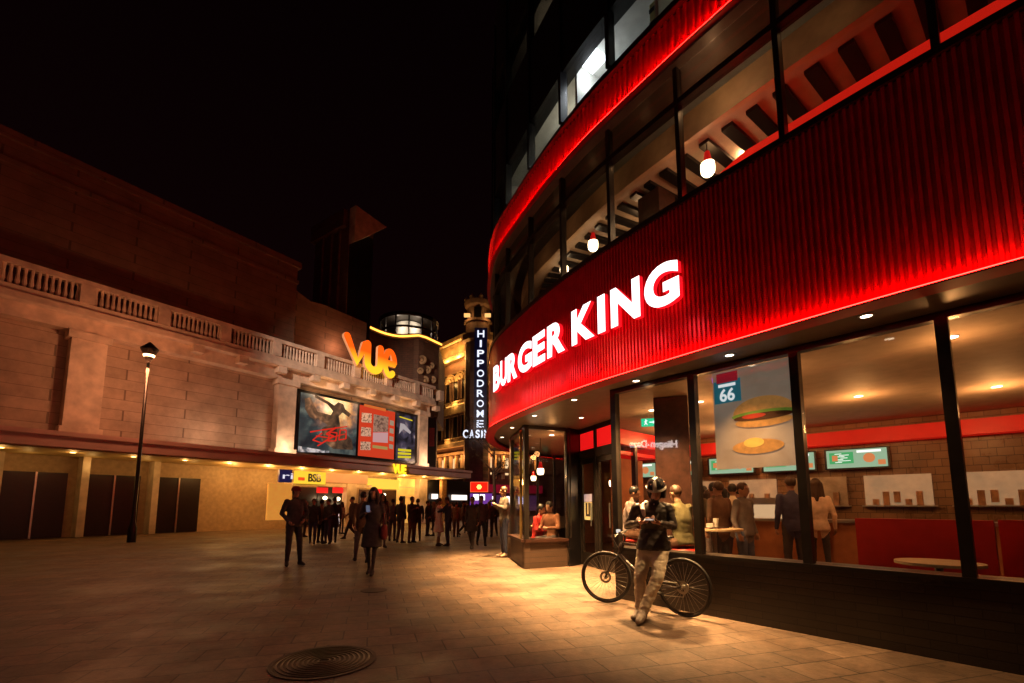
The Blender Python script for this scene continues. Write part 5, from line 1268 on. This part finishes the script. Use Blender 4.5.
walker('stand2', 427, 536, 501, 90, 'person in black with hands up between two lit pillars', blackc, (.02, .02, .02), G1, hair='black')
walker('woman', 433, 536, 502, -80, 'woman in a dark top facing the person between the lit pillars', (.03, .02, .02), blackc, G1, hair='fair')
p = atz(438, 546, 0)
walker('hugwoman', 438.5, 546, 498.5, -95 + 180, 'woman in a pale pink dress embracing a man in navy', pink, (.3, .16, .1), G1)
walker('hugman', 447.5, 546, 497, -90, 'man in a navy suit embracing the woman in pink', navy, navy, G1)
walker('stand', 456, 537, 502, 160, 'person in a light brown coat behind the embracing couple', (.2, .12, .07), brown, G1)
walker('walk', 463, 535, 501, 100, 'person in brown walking right between the couple and the red sign', (.1, .06, .035), blackc, G1)
walker('walkcoat', 472, 549, 497, -15, 'person in a long black coat walking below the red box sign', blackc, blackc, G1, hair='black')
walker('walk', 481, 546, 496, 15, 'broad person in a black jacket with dark purple collar right below the red box sign', (.025, .015, .02), blackc, G1)
walker('stand', 467, 533, 503, 10, 'small distant person in grey left of the red box sign', (.06, .05, .05), blackc, G1)
walker('woman', 489, 537, 502, 170, 'woman in a dark coat behind the slender tree', (.04, .03, .03), blackc, G1, hair='fair')
walker('stand2', 494, 536, 500, -20, 'person in black behind the man with a camera strap', blackc, blackc, G1)
walker('stand', 304, 537, 501, 120, 'distant person in maroon near the dark shop doorway', maroon, blackc, G1)
walker('woman', 341, 534, 502, 150, 'distant woman in a pale coat by the cinema doorway', (.3, .22, .17), blackc, G1)
walker('stand2', 386, 536, 501, 60, 'distant person in red at the cinema entrance', (.2, .03, .03), blackc, G1, hair='black')
walker('stand', 452, 531, 503, -140, 'smallest distant person in a white top by the lit shop strip', (.4, .36, .33), navy, G1)
walker('walk', 436, 531, 503, 70, 'distant person in olive passing the end of the canopy', olive, blackc, G1)
m1 = walker('camera', 504, 557, 487, -70, 'man in grey shirt and jeans with a small camera beside the corner window', (.075, .07, .06), (.03, .04, .08), G1, hair='brown', shoe=cream)
# things held by them
h_ = MB().box((0, 0, 0), (.07, .012, .14)).build('phone', mat('phone_body', (.05, .05, .06), .2, em=(.6, .7, 1), es=.15, var=0))
R_ = w1.matrix_basis; h_.location = R_ @ Vector((-.03, -.345, 1.33)); h_.rotation_euler = (.5, 0, .1); tag(h_, 'phone held up by the long haired woman in black', 'phone')
b = MB(); b.lathe([(.01, 0), (.1, .01), (.14, .1), (.12, .26), (.06, .3), (.01, .3)], 14)
for v_ in range(len(b.v)): x_, y_, z_ = b.v[v_]; b.v[v_] = (x_ * .5, y_, z_)
bag = empty('handbag', w1.matrix_basis @ Vector((.24, -.05, .70)), .1, label='dark red handbag at the side of the long haired woman', cat='bag')
b.build('body', cloth((.1, .01, .015)), bag, True); MB().tube([(0, -.08, .28), (0, -.05, .52), (0, .05, .52), (0, .08, .28)], .01).build('strap', cloth((.06, .01, .012)), bag)
cm_ = empty('camera_device', m1.matrix_basis @ Vector((0, -.33, 1.40)), m1.rotation_euler.z, label='small black camera in the hands of the man by the corner window', cat='camera')
cm_.name = 'hand_camera'
MB().box((0, 0, 0), (.12, .04, .075)).build('body', M['black'], cm_); MB().lathe([(.001, -.06), (.025, -.06), (.028, -.02), (.001, -.02)], 14, (0, 0, 0), 'y').build('lens', M['dark'], cm_)
cpb = atz(292, 566, 0)

# ---- people inside
GI = 'customers inside the restaurant'
def inside(pose, x, y_head, Y, deg, label, top, leg, seat=0, **k):
    p = atY(x, y_head, Y); hh_ = p.z
    if pose == 'seated': Hs = hh_ - 1.43; return person('seated', (p.x, p.y, Hs), None, deg, label, top, leg, GI, H_=1.75, **k), Hs
    return person(pose, (p.x, p.y, .012), None, deg, label, top, leg, GI, H_=hh_, **k), 0
def stool(p, hs, label):
    z_ = .50 + hs
    o = empty('bar_stool', (p[0], p[1], .012), 0, label=label, cat='stool', group='stools at the window tables')
    MB().lathe([(.001, z_ - .05), (.17, z_ - .05), (.18, z_ - .02), (.17, z_), (.001, z_)], 18).build('seat', M['redpanel'], o, True)
    MB().lathe([(.03, .02), (.03, z_ - .05)], 10).build('post', M['steel'], o, True); MB().lathe([(.001, 0), (.2, 0), (.19, .02), (.001, .03)], 18).build('base', M['steel'], o, True)
def table(p, r, h, label):
    o = empty('round_table', (p[0], p[1], .012), 0, label=label, cat='table', group='tables inside the restaurant')
    MB().lathe([(.001, h - .03), (r, h - .03), (r, h), (.001, h)], 24).build('tabletop', M['tan'], o); MB().lathe([(.035, .02), (.035, h - .03)], 10).build('post', M['steel'], o, True); MB().lathe([(.001, 0), (.22, 0), (.2, .02), (.001, .03)], 18).build('base', M['steel'], o, True)
for args, sl in (
 (('seated', 681, 487, 6.9, 205, 'diner in an olive jacket hunched with his back to the window behind the cyclist', (.017, .0165, .004), brown), 'stool under the diner in olive'),
 (('seated', 537, 505.5, 11.1, 60, 'diner in a bright red jacket in the corner bay window', redc, blackc), 'stool under the diner in red'),
 (('seated', 552, 503, 10.85, -40, 'diner in a brown jacket leaning on the sill of the corner bay window', (.13, .06, .03), blackc), 'stool under the diner in brown'),
 (('seated', 628, 488, 8.4, 60, 'dark haired diner in grey seen left of the cyclist through the glass', (.14, .12, .12), brown), 'stool under the dark haired diner in grey')):
    o, hs = inside(*args, hair='black' if 'dark' in args[5] or 'brown' in args[5] or 'bright' in args[5] else 'brown', shoe=brown)
    stool(o.location, hs, sl)
inside('stand', 713, 484, 8.3, 170, 'customer in a dark green jacket with a rucksack queueing at the counter', (.05, .045, .03), (.06, .05, .05), hair='black')
inside('stand2', 732, 485, 8.8, 150, 'customer in a white shirt queueing right of the one in dark green', (.6, .54, .45), (.04, .03, .04), hair='black')
inside('woman', 723, 489, 9.6, 190, 'woman in a black top in the queue between two customers', blackc, blackc, hair='black')
inside('stand', 703, 487, 10.2, 200, 'customer in brown standing nearest the large pillar', brown, blackc, hair='black')
inside('stand', 742, 484, 7.6, 30, 'customer in a grey jumper right of the customer in white', grey, denim, hair='brown')
inside('woman', 708, 491, 9.0, 165, 'woman in a tan coat waiting directly behind the green rucksack customer', (.3, .18, .09), blackc, hair='brown')
inside('stand2', 738, 488, 10.0, 185, 'customer in a blue checked shirt at the counter behind the white shirt', (.08, .1, .22), blackc, hair='black')
inside('stand', 718, 483, 7.9, 200, 'customer in a dark brown hooded coat beside the round table', (.06, .035, .022), blackc, hair='brown')
inside('woman', 728, 492, 11.0, 170, 'distant woman in red at the till', (.35, .03, .03), blackc, hair='black')
inside('stand', 790, 478, 8.0, 170, 'customer in a navy coat below the second menu screen', navy, blackc, hair='brown')
inside('woman', 815, 480, 8.2, 150, 'woman in a cream coat below the third menu screen', cream, blackc, hair='brown')
inside('stand', 700, 480, 12.2, 20, 'server in a black cap standing behind the counter near the pillar', blackc, blackc, hair='black')
for i, (x_, y_) in enumerate(((4.9, 5.6), (6.1, 4.9))):
    o = empty('booth_seat', (x_, y_, .012), -.87, label=['high backed red booth seat behind the third ground floor window', 'high backed red booth seat at the far right end of the windows'][i], cat='booth seat')
    MB().box((0, 0, .24), (1.3, .6, .44)).build('seat', M['wood'], o); MB().box((0, .3, .72), (1.3, .14, .9)).build('backrest', M['redpanel'], o)
    table((x_ - .45, y_ - .75), .36, .76, ['round table in front of the nearer booth seat', 'round table in front of the far right booth seat'][i])
tp = atY(714, 529, 7.3); table(tp, .42, tp.z, 'round table with a paper tray by the window right of the pillar')
tr = empty('food_tray', (tp.x, tp.y, tp.z + .014), .4, label='tray with a paper cup and wrapped food on the round table by the window', cat='tray')
MB().box((0, 0, .008), (.36, .26, .015)).build('tray_base', M['wood'], tr); MB().lathe([(.001, .016), (.03, .016), (.042, .15), (.001, .152)], 14, (.08, .03, 0)).build('cup', mat('paper_white', (.75, .7, .62), .6), tr); MB().box((-.07, 0, .045), (.11, .1, .06), .5).build('wrapped_food', MATS['paper_white'], tr)
tp = atY(545, 526, 11.3); table(tp, .35, max(.75, tp.z), 'round table between the two diners in the corner bay window')
# window poster
PO = empty('window_poster', (0, 0, 0), label='large hanging food poster with a teal price badge behind the right window', cat='poster')
def pq(x, y, o=-.25):
    d = ray(x, y); k = d[0] / d[1]; b0 = W0 + WN * o; t = (k * b0.y - b0.x) / (WU.x - k * WU.y); q = b0 + WU * t; return t, H + d[2] / d[1] * q.y
tl, zt_ = pq(712, 374); _, zb_ = pq(714, 470); tr_ = tl + 1.0
cr_ = (tl + tr_) / 2
def pbox(name, t0, t1, z0, z1, o, m, th=.008, parent=PO): return wslab(MB(), t0, t1, o - th, o, z0, z1).build(name, m, parent)
OO = -.25
pbox('panel', tl, tr_, zb_, zt_, OO, art_mat('poster_paper', [(.3, (.42, .3, .2)), (.7, (.6, .48, .36))], 2, .28, 2, .3), .01)
zh = zt_ - zb_
def disc(name, t, z, rx, rz_, m, o, a0=0, a1=2 * PI, n=24):
    mb = MB(); P = [(t + rx * math.cos(a0 + (a1 - a0) * k / n), z + rz_ * math.sin(a0 + (a1 - a0) * k / n)) for k in range(n if a1 - a0 > 6 else n + 1)]
    mb.face([wl(a, o, b_) for a, b_ in P]); mb.face([wl(a, o - .006, b_) for a, b_ in P[::-1]])
    for i in range(len(P)): a, b_ = P[i], P[(i + 1) % len(P)]; mb.face([wl(a[0], o, a[1]), wl(a[0], o - .006, a[1]), wl(b_[0], o - .006, b_[1]), wl(b_[0], o, b_[1])])
    return mb.build(name, m, PO)
pbox('badge', tl + .02, tl + .36, zt_ - zh * .33, zt_ - zh * .1, OO + .008, mat('teal_badge', (.03, .22, .3), .5, em=(.03, .25, .33), es=.35))
pbox('badge_top', tl + .06, tl + .33, zt_ - zh * .12, zt_ - zh * .02, OO + .011, mat('badge_red', (.4, .02, .03), .5, em=(.5, .02, .04), es=.4))
sign_text('price', '66', wl(tl + .19, OO + .014, zt_ - zh * .25), .19, zh * .13, (WU.x, WU.y, 0), .003, emit('price_white', (.9, .95, .95), .9), PO, bold=.02)
pbox('badge_stripe', tl + .08, tl + .3, zt_ - zh * .165, zt_ - zh * .135, OO + .014, MATS['price_white'])
bun = mat('bun_print', (.55, .26, .07), .5, em=(.6, .28, .07), es=.4, var=.3, scale=14); pat = mat('patty_print', (.13, .05, .02), .6); let = mat('lettuce_print', (.2, .35, .05), .5, em=(.25, .4, .05), es=.25); tom = mat('tomato_print', (.5, .05, .02), .5, em=(.6, .05, .02), es=.3)
zc_ = zb_ + zh * .5; tc_ = tl + .6
disc('burger_bun', tc_, zc_ + .03, .35, .2, bun, OO + .008, 0, PI); disc('burger_filling', tc_, zc_ + .01, .37, .05, let, OO + .011); disc('burger_filling', tc_, zc_ - .02, .345, .045, pat, OO + .014); disc('burger_filling', tc_ - .1, zc_ - .005, .14, .03, tom, OO + .017); disc('burger_bun', tc_, zc_ - .08, .33, .07, bun, OO + .010)
disc('snack', tc_ - .08, zb_ + zh * .2, .3, .09, bun, OO + .008); disc('snack', tc_ - .12, zb_ + zh * .24, .12, .06, mat('fries_print', (.75, .48, .1), .5, em=(.8, .5, .1), es=.4), OO + .011)
for q in (tl + .1, tr_ - .1): MB().tube([wl(q, OO - .005, zt_), wl(q, OO - .005, ZS - .03)], .004).build('cord', M['steel'], PO)
for i, (x, y) in enumerate(((713, 378), (734, 372))):
    q = pq(x, y, -.5); o = empty('purple_light', wl(q[0], -.5, q[1]), 0, label='small violet tube light near the ceiling, %s of two by the food poster' % ('left' if i == 0 else 'right'), cat='lamp')
    MB().lathe([(.012, -.07), (.012, .07)], 10).build('tube', emit('violet', (.45, .08, 1), 4), o); MB().lathe([(.02, .07), (.02, .085)], 10).build('cap', M['dark'], o); MB().tube([(0, 0, .08), (0, 0, ZS - .03 - q[1])], .004).build('cord', M['dark'], o)
# exit sign
ep = atY(648.5, 422.5, 8.6)
ES = empty('exit_sign', ep, -.25, label='green lit emergency exit box sign hanging behind the glass above the cyclist', cat='sign')
MB().box((0, 0, 0), (.27, .05, .15)).build('panel', emit('exit_green', (.02, .55, .25), 1.4), ES)
wm_ = emit('exit_white', (.9, 1, .95), 1.6)
b = MB(); b.lathe([(.001, -.002), (.014, -.002)], 10, (-.05, -.028, .045), 'y'); b.box((-.05, -.028, .012), (.022, .004, .045), rot=Matrix.Rotation(.3, 3, 'Y')); b.box((-.065, -.028, -.03), (.014, .004, .05), rot=Matrix.Rotation(.6, 3, 'Y')); b.box((-.035, -.028, -.03), (.014, .004, .05), rot=Matrix.Rotation(-.5, 3, 'Y')); b.box((-.05, -.028, .02), (.07, .004, .012), rot=Matrix.Rotation(-.4, 3, 'Y')); b.build('running_figure', wm_, ES)
b = MB(); b.box((.05, -.028, 0), (.07, .004, .02)); b.face([(.08, -.03, -.035), (.08, -.03, .035), (.12, -.03, 0)]); b.build('arrow', wm_, ES)
MB().tube([(0, 0, .075), (0, 0, ZS - .03 - ep.z)], .008).build('rod', M['steel'], ES)
# door notice
a_, b2 = dpt(.05), dpt(dl / 2 - .05); u2 = (b2 - a_).normalized(); nn = Vector((u2.y, -u2.x)); nn = nn if nn.dot(-a_) > 0 else -nn
dn = empty('door_notice', (0, 0, 0), label='yellow and white notice stuck on the glass of the left entrance door', cat='notice')
pz0, pz1 = atY(592, 520, 10.3).z, atY(592, 494, 10.3).z
def dq(f, off, z): p = a_ + (b2 - a_) * f + nn * off; return Vector((p.x, p.y, z))
def dpl(name, f0, f1, z0, z1, off, m): return MB().seg(tuple(dq(f0, off, 0)[:2]), tuple(dq(f1, off, 0)[:2]), .004, z0, z1).build(name, m, dn)
dpl('paper', .2, .72, pz0, pz0 + (pz1 - pz0) * .68, .014, mat('yellow_notice', (.7, .55, .2), .6, em=(1, .7, .25), es=.5)); dpl('paper', .2, .72, pz0 + (pz1 - pz0) * .7, pz1, .014, mat('pale_notice', (.6, .5, .5), .6, em=(.8, .6, .6), es=.35))
dpl('print', .32, .42, pz0 + .12, pz0 + .38, .019, M['wood']); dpl('print', .5, .6, pz0 + .12, pz0 + .38, .019, M['wood']); dpl('print', .32, .6, pz0 + .08, pz0 + .13, .02, M['wood'])

# ================================================================== BICYCLE
rp_ = atz(685, 617, 0); fp_ = atz(603, 602, 0); bd = Vector((fp_.x - rp_.x, fp_.y - rp_.y)).normalized()
BK = empty('bicycle', (rp_.x, rp_.y, 0), math.atan2(bd.y, bd.x), label='black hybrid bicycle with disc brakes parked along the restaurant wall under the helmeted man', cat='bicycle')
BL = 1.14; WR = .355
tyre = mat('tyre_rubber', (.018, .015, .014), .6); rimm = mat('rim_metal', (.10, .085, .075), .3, .8); fr_m = mat('frame_paint', (.02, .012, .012), .3, .2, coat=.5); silver = M['steel']
def wheel(x, rz, nsp=28, par=None):
    w_ = empty('wheel', (x, 0, WR), rz); w_.parent = BK
    for k in list(w_.keys()): del w_[k]
    MB().torus((0, 0, 0), WR - .018, .0185, 56, 10).build('tyre', tyre, w_, True)
    b = MB(); b.torus((0, 0, 0), WR - .045, .011, 48, 8); b.build('rim', rimm, w_, True)
    b = MB()
    for k in range(nsp):
        a = 2 * PI * k / nsp; a2 = a + (.35 if k % 2 else -.35); sy = .022 if k % 4 < 2 else -.022
        b.tube([(.02 * math.cos(a2), sy, .02 * math.sin(a2)), ((WR - .05) * math.cos(a), 0, (WR - .05) * math.sin(a))], .0016, 5)
    b.build('spokes', silver, w_).name = 'spoke_set'
    MB().lathe([(.001, -.055), (.012, -.055), (.012, -.03), (.026, -.03), (.026, -.02), (.016, -.018), (.016, .018), (.026, .02), (.026, .03), (.012, .03), (.012, .055), (.001, .055)], 14, (0, 0, 0), 'y').build('hub', silver, w_, True)
    b = MB(); b.lathe([(.05, .034), (.08, .034), (.08, .037), (.05, .037), (.05, .034)], 28, (0, 0, 0), 'y')
    for k in range(5): a = 2 * PI * k / 5; b.tube([(.014 * math.cos(a), .035, .014 * math.sin(a)), (.052 * math.cos(a + .3), .035, .052 * math.sin(a + .3))], .005, 5)
    b.build('brake_disc', silver, w_)
    return w_
wheel(0, 0); STEER = math.radians(24); wheel(BL, STEER)
b = MB()
BB_ = (.43, 0, .29); ST = (.30, 0, .80); HT = (.87, 0, .84); HB = (.92, 0, .69)
for p, q, r in ((BB_, ST, .017), (ST, HT, .018), (BB_, HB, .024), (HB, HT, .022)): b.tube([p, q], r, 12)
for y in (-.055, .055):
    b.tube([(BB_[0], y * .5, BB_[2]), (.06, y, WR - .01), (0, y, WR)], .011, 8); b.tube([(ST[0], y * .3, ST[2] - .06), (0, y, WR)], .009, 8)
b.build('frame', fr_m, BK, True)
# fork and bars turn together
FK = empty('fork', (BL, 0, 0), STEER); FK.parent = BK
for k in list(FK.keys()): del FK[k]
b = MB()
for y in (-.055, .055): b.tube([(-.0, y, WR), (-.10, y, .58), (-.20, y * .8, .66)], [.010, .013, .016], 8)
b.tube([(-.205, -.055, .665), (-.205, .055, .665)], .018, 8); b.build('fork_blades', fr_m, FK, True)
b = MB(); b.tube([(-.205, 0, .665), (-.27, 0, .86), (-.28, 0, .93), (-.22, 0, .97)], .016, 10); b.build('stem', M['dark'], FK, True)
b = MB(); b.tube([(-.25, -.31, .985), (-.22, -.12, .97), (-.22, .12, .97), (-.25, .31, .985)], .0125, 10); b.build('handlebar', silver, FK, True)
for y in (-1, 1):
    MB().tube([(-.255, y * .31, .987), (-.245, y * .2, .98)], .018, 10).build('grip', tyre, FK, True)
    MB().tube([(-.235, y * .19, .975), (-.19, y * .2, .95), (-.19, y * .28, .93)], .007, 6).build('brake_lever', silver, FK, True)
b = MB(); b.tube([(-.215, .05, .97), (-.10, .1, .93), (-.16, .03, .74), (-.06, .04, .5), (.0, .045, .40)], .004, 5); b.tube([(-.215, -.06, .97), (-.08, -.12, .9), (-.2, -.02, .72)], .004, 5); b.build('brake_cable', M['black'], FK)
MB().lathe([(.001, 0), (.028, .005), (.03, .05), (.001, .055)], 12, (-.20, .07, .97)).build('lamp_head', emit('bike_lamp', (1, .9, .8), .8), FK, True).name = 'front_light'
b = MB()
pr = [(.0, .0), (.06, .03), (.14, .035), (.2, .06), (.26, .075), (.29, .06), (.30, 0)]
rows = []
for i, (x, w_) in enumerate(pr):
    for j in range(9):
        a = PI * (j / 8) ; b.v.append((.42 - x, w_ * math.cos(a), .925 + .03 * math.sin(a) + (.02 if x > .2 else 0)))
for i in range(len(pr) - 1):
    for j in range(8): a = i * 9 + j; b.f.append((a, a + 9, a + 10, a + 1)); b.m.append(0)
sd = b.build('saddle', M['black'], BK, True); sm_ = sd.modifiers.new('s', 'SOLIDIFY'); sm_.thickness = .02
MB().tube([ST, (.27, 0, .93)], .0135, 10).build('seat_post', silver, BK, True)
cr = empty('crankset', (BB_[0], 0, BB_[2]), 0); cr.parent = BK
for k in list(cr.keys()): del cr[k]
b = MB(); b.lathe([(.075, -.045), (.088, -.045), (.088, -.041), (.075, -.041), (.075, -.045)], 36, (0, 0, 0), 'y')
for k in range(5): a = 2 * PI * k / 5; b.tube([(0, -.043, 0), (.08 * math.cos(a), -.043, .08 * math.sin(a))], .006, 5)
b.build('chainring', silver, cr)
for sgn in (-1, 1):
    MB().tube([(0, sgn * .06, 0), (sgn * -.165, sgn * .075, -.03)], [.014, .010], 8).build('crank_arm', silver, cr, True)
    MB().box((sgn * -.165, sgn * .125, -.03), (.09, .09, .02)).build('pedal', M['dark'], cr)
b = MB()
b.tube([(BB_[0], -.044, BB_[2] + .086), (0, -.044, WR + .035)], .005, 5); b.tube([(BB_[0], -.044, BB_[2] - .086), (.03, -.044, WR - .13), (.0, -.044, WR - .06)], .005, 5); b.build('chain', silver, BK)
MB().lathe([(.02, -.05), (.045, -.05), (.035, -.035), (.02, -.035)], 20, (0, 0, WR), 'y').build('sprocket', silver, BK)
b = MB(); b.tube([(0, -.06, WR - .03), (.02, -.06, WR - .10), (.05, -.05, WR - .15)], .012, 6); b.build('derailleur', M['dark'], BK)

# ================================================================== CYCLIST
pelv = atY(650, 545, 5.93); base = Vector((pelv.x + .01, 5.80, 0))
for _ in REG: cyb.materials.append(skin)
jk = mat('jacket_sheen', (.035, .027, .025), .48, .0, var=.35, scale=5, bump=.7, bscale=14); tr_m = mat('khaki_trousers', (.62, .54, .43), .75, var=.3, scale=5, bump=1, bscale=16); shm = mat('trainer', (.30, .25, .22), .6, var=.5, scale=25)
for i, m_ in enumerate((mat('skin_face', (.40, .19, .13), .5, var=.12, scale=20), jk, tr_m, shm, hairm['brown'])): cyb.materials[i] = m_
cy = bpy.data.objects.new('person', cyb); C.objects.link(cy); cy.location = base; cy.rotation_euler = (0, 0, math.radians(-24))
tag(cy, 'man in a helmet, dark jacket and khaki trousers leaning on the bicycle with a phone', 'person')
# helmet: shell with brim and side flaps, held on the head
he = empty('helmet', (0, 0, 0)); 
for k in list(he.keys()): del he[k]
he.parent = cy; he.name = 'helmet'
b = MB(); n, m_ = 28, 12; i0 = 0
for i in range(m_ + 1):
    t = (PI * .53) * i / m_
    for j in range(n):
        p = 2 * PI * j / n; q = Vector((.112 * math.sin(t) * math.cos(p), .135 * math.sin(t) * math.sin(p), .128 * math.cos(t)))
        rd2 = 1 + .03 * math.cos(p * 1) * 0 + (.035 if (j % 4 < 2 and 2 < i < 10) else 0)
        b.v.append(tuple(hd + rot @ (q * rd2 + V3(0, .02, .028))))
for i in range(m_):
    for j in range(n): a = i * n + j; c_ = i * n + (j + 1) % n; b.f.append((a, a + n, c_ + n, c_)); b.m.append(1 if (6 < j < 9 or 19 < j < 22) and i > 3 else 0)
hs_ = b.build('shell', [mat('helmet_black', (.012, .012, .014), .16, coat=.8, var=.1), mat('helmet_white', (.6, .58, .56), .25, var=.1)], he, True)
so = hs_.modifiers.new('s', 'SOLIDIFY'); so.thickness = .012
b = MB(); P_o = []
for k in range(13):
    a = PI + PI * (k + .0) / 12; P_o.append((.115 * math.cos(a), .145 * math.sin(a)))
for (dz, grow) in ((.012, .99), (-.012, 1.03)):
    for x, y in P_o: b.v.append(tuple(hd + rot @ V3(x * grow, y * grow + .02, .03 + dz)))
for k in range(12): b.f.append((k, k + 1, k + 14, k + 13)); b.m.append(0)
br_ = b.build('brim', MATS['helmet_white'], he); so = br_.modifiers.new('s', 'SOLIDIFY'); so.thickness = .008
hood.materials.append(cloth(blackc)); [setattr(p, 'material_index', 0) for p in hood.polygons]
link('balaclava', hood, cy)
for sx in (-1, 1):
    MB().lathe([(.001, -.006), (.012, -.003), (.012, .003), (.001, .006)], 10).build('eye', mat('eye_dark', (.03, .02, .02), .2, var=0), cy, True, tuple(hd + rot @ V3(sx * .031, -.087, .012)))
sh_.materials.append(cloth((.5, .4, .38))); [setattr(p, 'material_index', 0) for p in sh_.polygons]
link('shirt', sh_, cy)
co_.materials.append(jk); [setattr(p, 'material_index', 0) for p in co_.polygons]; link('collar', co_, cy)
sc2.materials.append(cloth((.55, .52, .56))); [setattr(p, 'material_index', 0) for p in sc2.polygons]; link('scarf', sc2, cy)
def on(p): return cy.matrix_basis @ Vector(p)
ph = empty('phone', on((0, -.37, 1.185)), cy.rotation_euler.z, label='small dark phone held in both hands by the helmeted man', cat='phone')
b = MB(); b.box((0, 0, 0), (.12, .066, .010), rot=Matrix.Rotation(.35, 3, 'X')); b.build('case', M['black'], ph)
MB().box((0, -.002, .0062), (.105, .056, .002), rot=Matrix.Rotation(.35, 3, 'X')).build('screen', emit('phone_glow', (.9, .7, .6), .6), ph)
hem_me.materials.append(jk); [setattr(p, 'material_index', 0) for p in hem_me.polygons]; link('jacket_hem', hem_me, cy)
MB().tube([(x_ * .19, -.02 - .15 * math.cos(x_ * 1.3) , .815) for x_ in (-1, -.6, -.2, .2, .6, 1)], .012, 6).build('belt', M['black'], cy)
# cap for the man at the left edge
for o in list(C.objects):
    if o.get('label', '').startswith('broad man'):
        P = POSES['stand2'][0]; h2 = Vector(P['head'])
        b = MB(); b.lathe([(.001, .135), (.06, .13), (.095, .09), (.104, .04), (.104, .03)], 20, tuple(h2 + V3(0, .012, 0))); b.box(tuple(h2 + V3(0, -.12, .045)), (.14, .1, .012)); b.build('cap', cloth((.14, .015, .02)), o, True)
        for c_ in o.children:
            if c_.name.startswith('hair'): c_.scale = (.97, .97, .97); c_.location = (0, 0, .02)
bpy.data.scenes.remove(TMP)
import os
if os.environ.get('PROBE'):
    dg = bpy.context.evaluated_depsgraph_get()
    for q in os.environ['PROBE'].split(';'):
        x, y = map(float, q.split(',')); org = Vector((0, 0, H)); d = Vector(ray(x, y)).normalized()
        for _ in range(5):
            ok_, l_, n_, i_, ob, _m = sc.ray_cast(dg, org, d)
            print('PROBE', q, ob and ob.name, ob and ob.parent and ob.parent.name, [round(v, 2) for v in l_] if ok_ else None)
            if not ok_: break
            org = l_ + d * .01
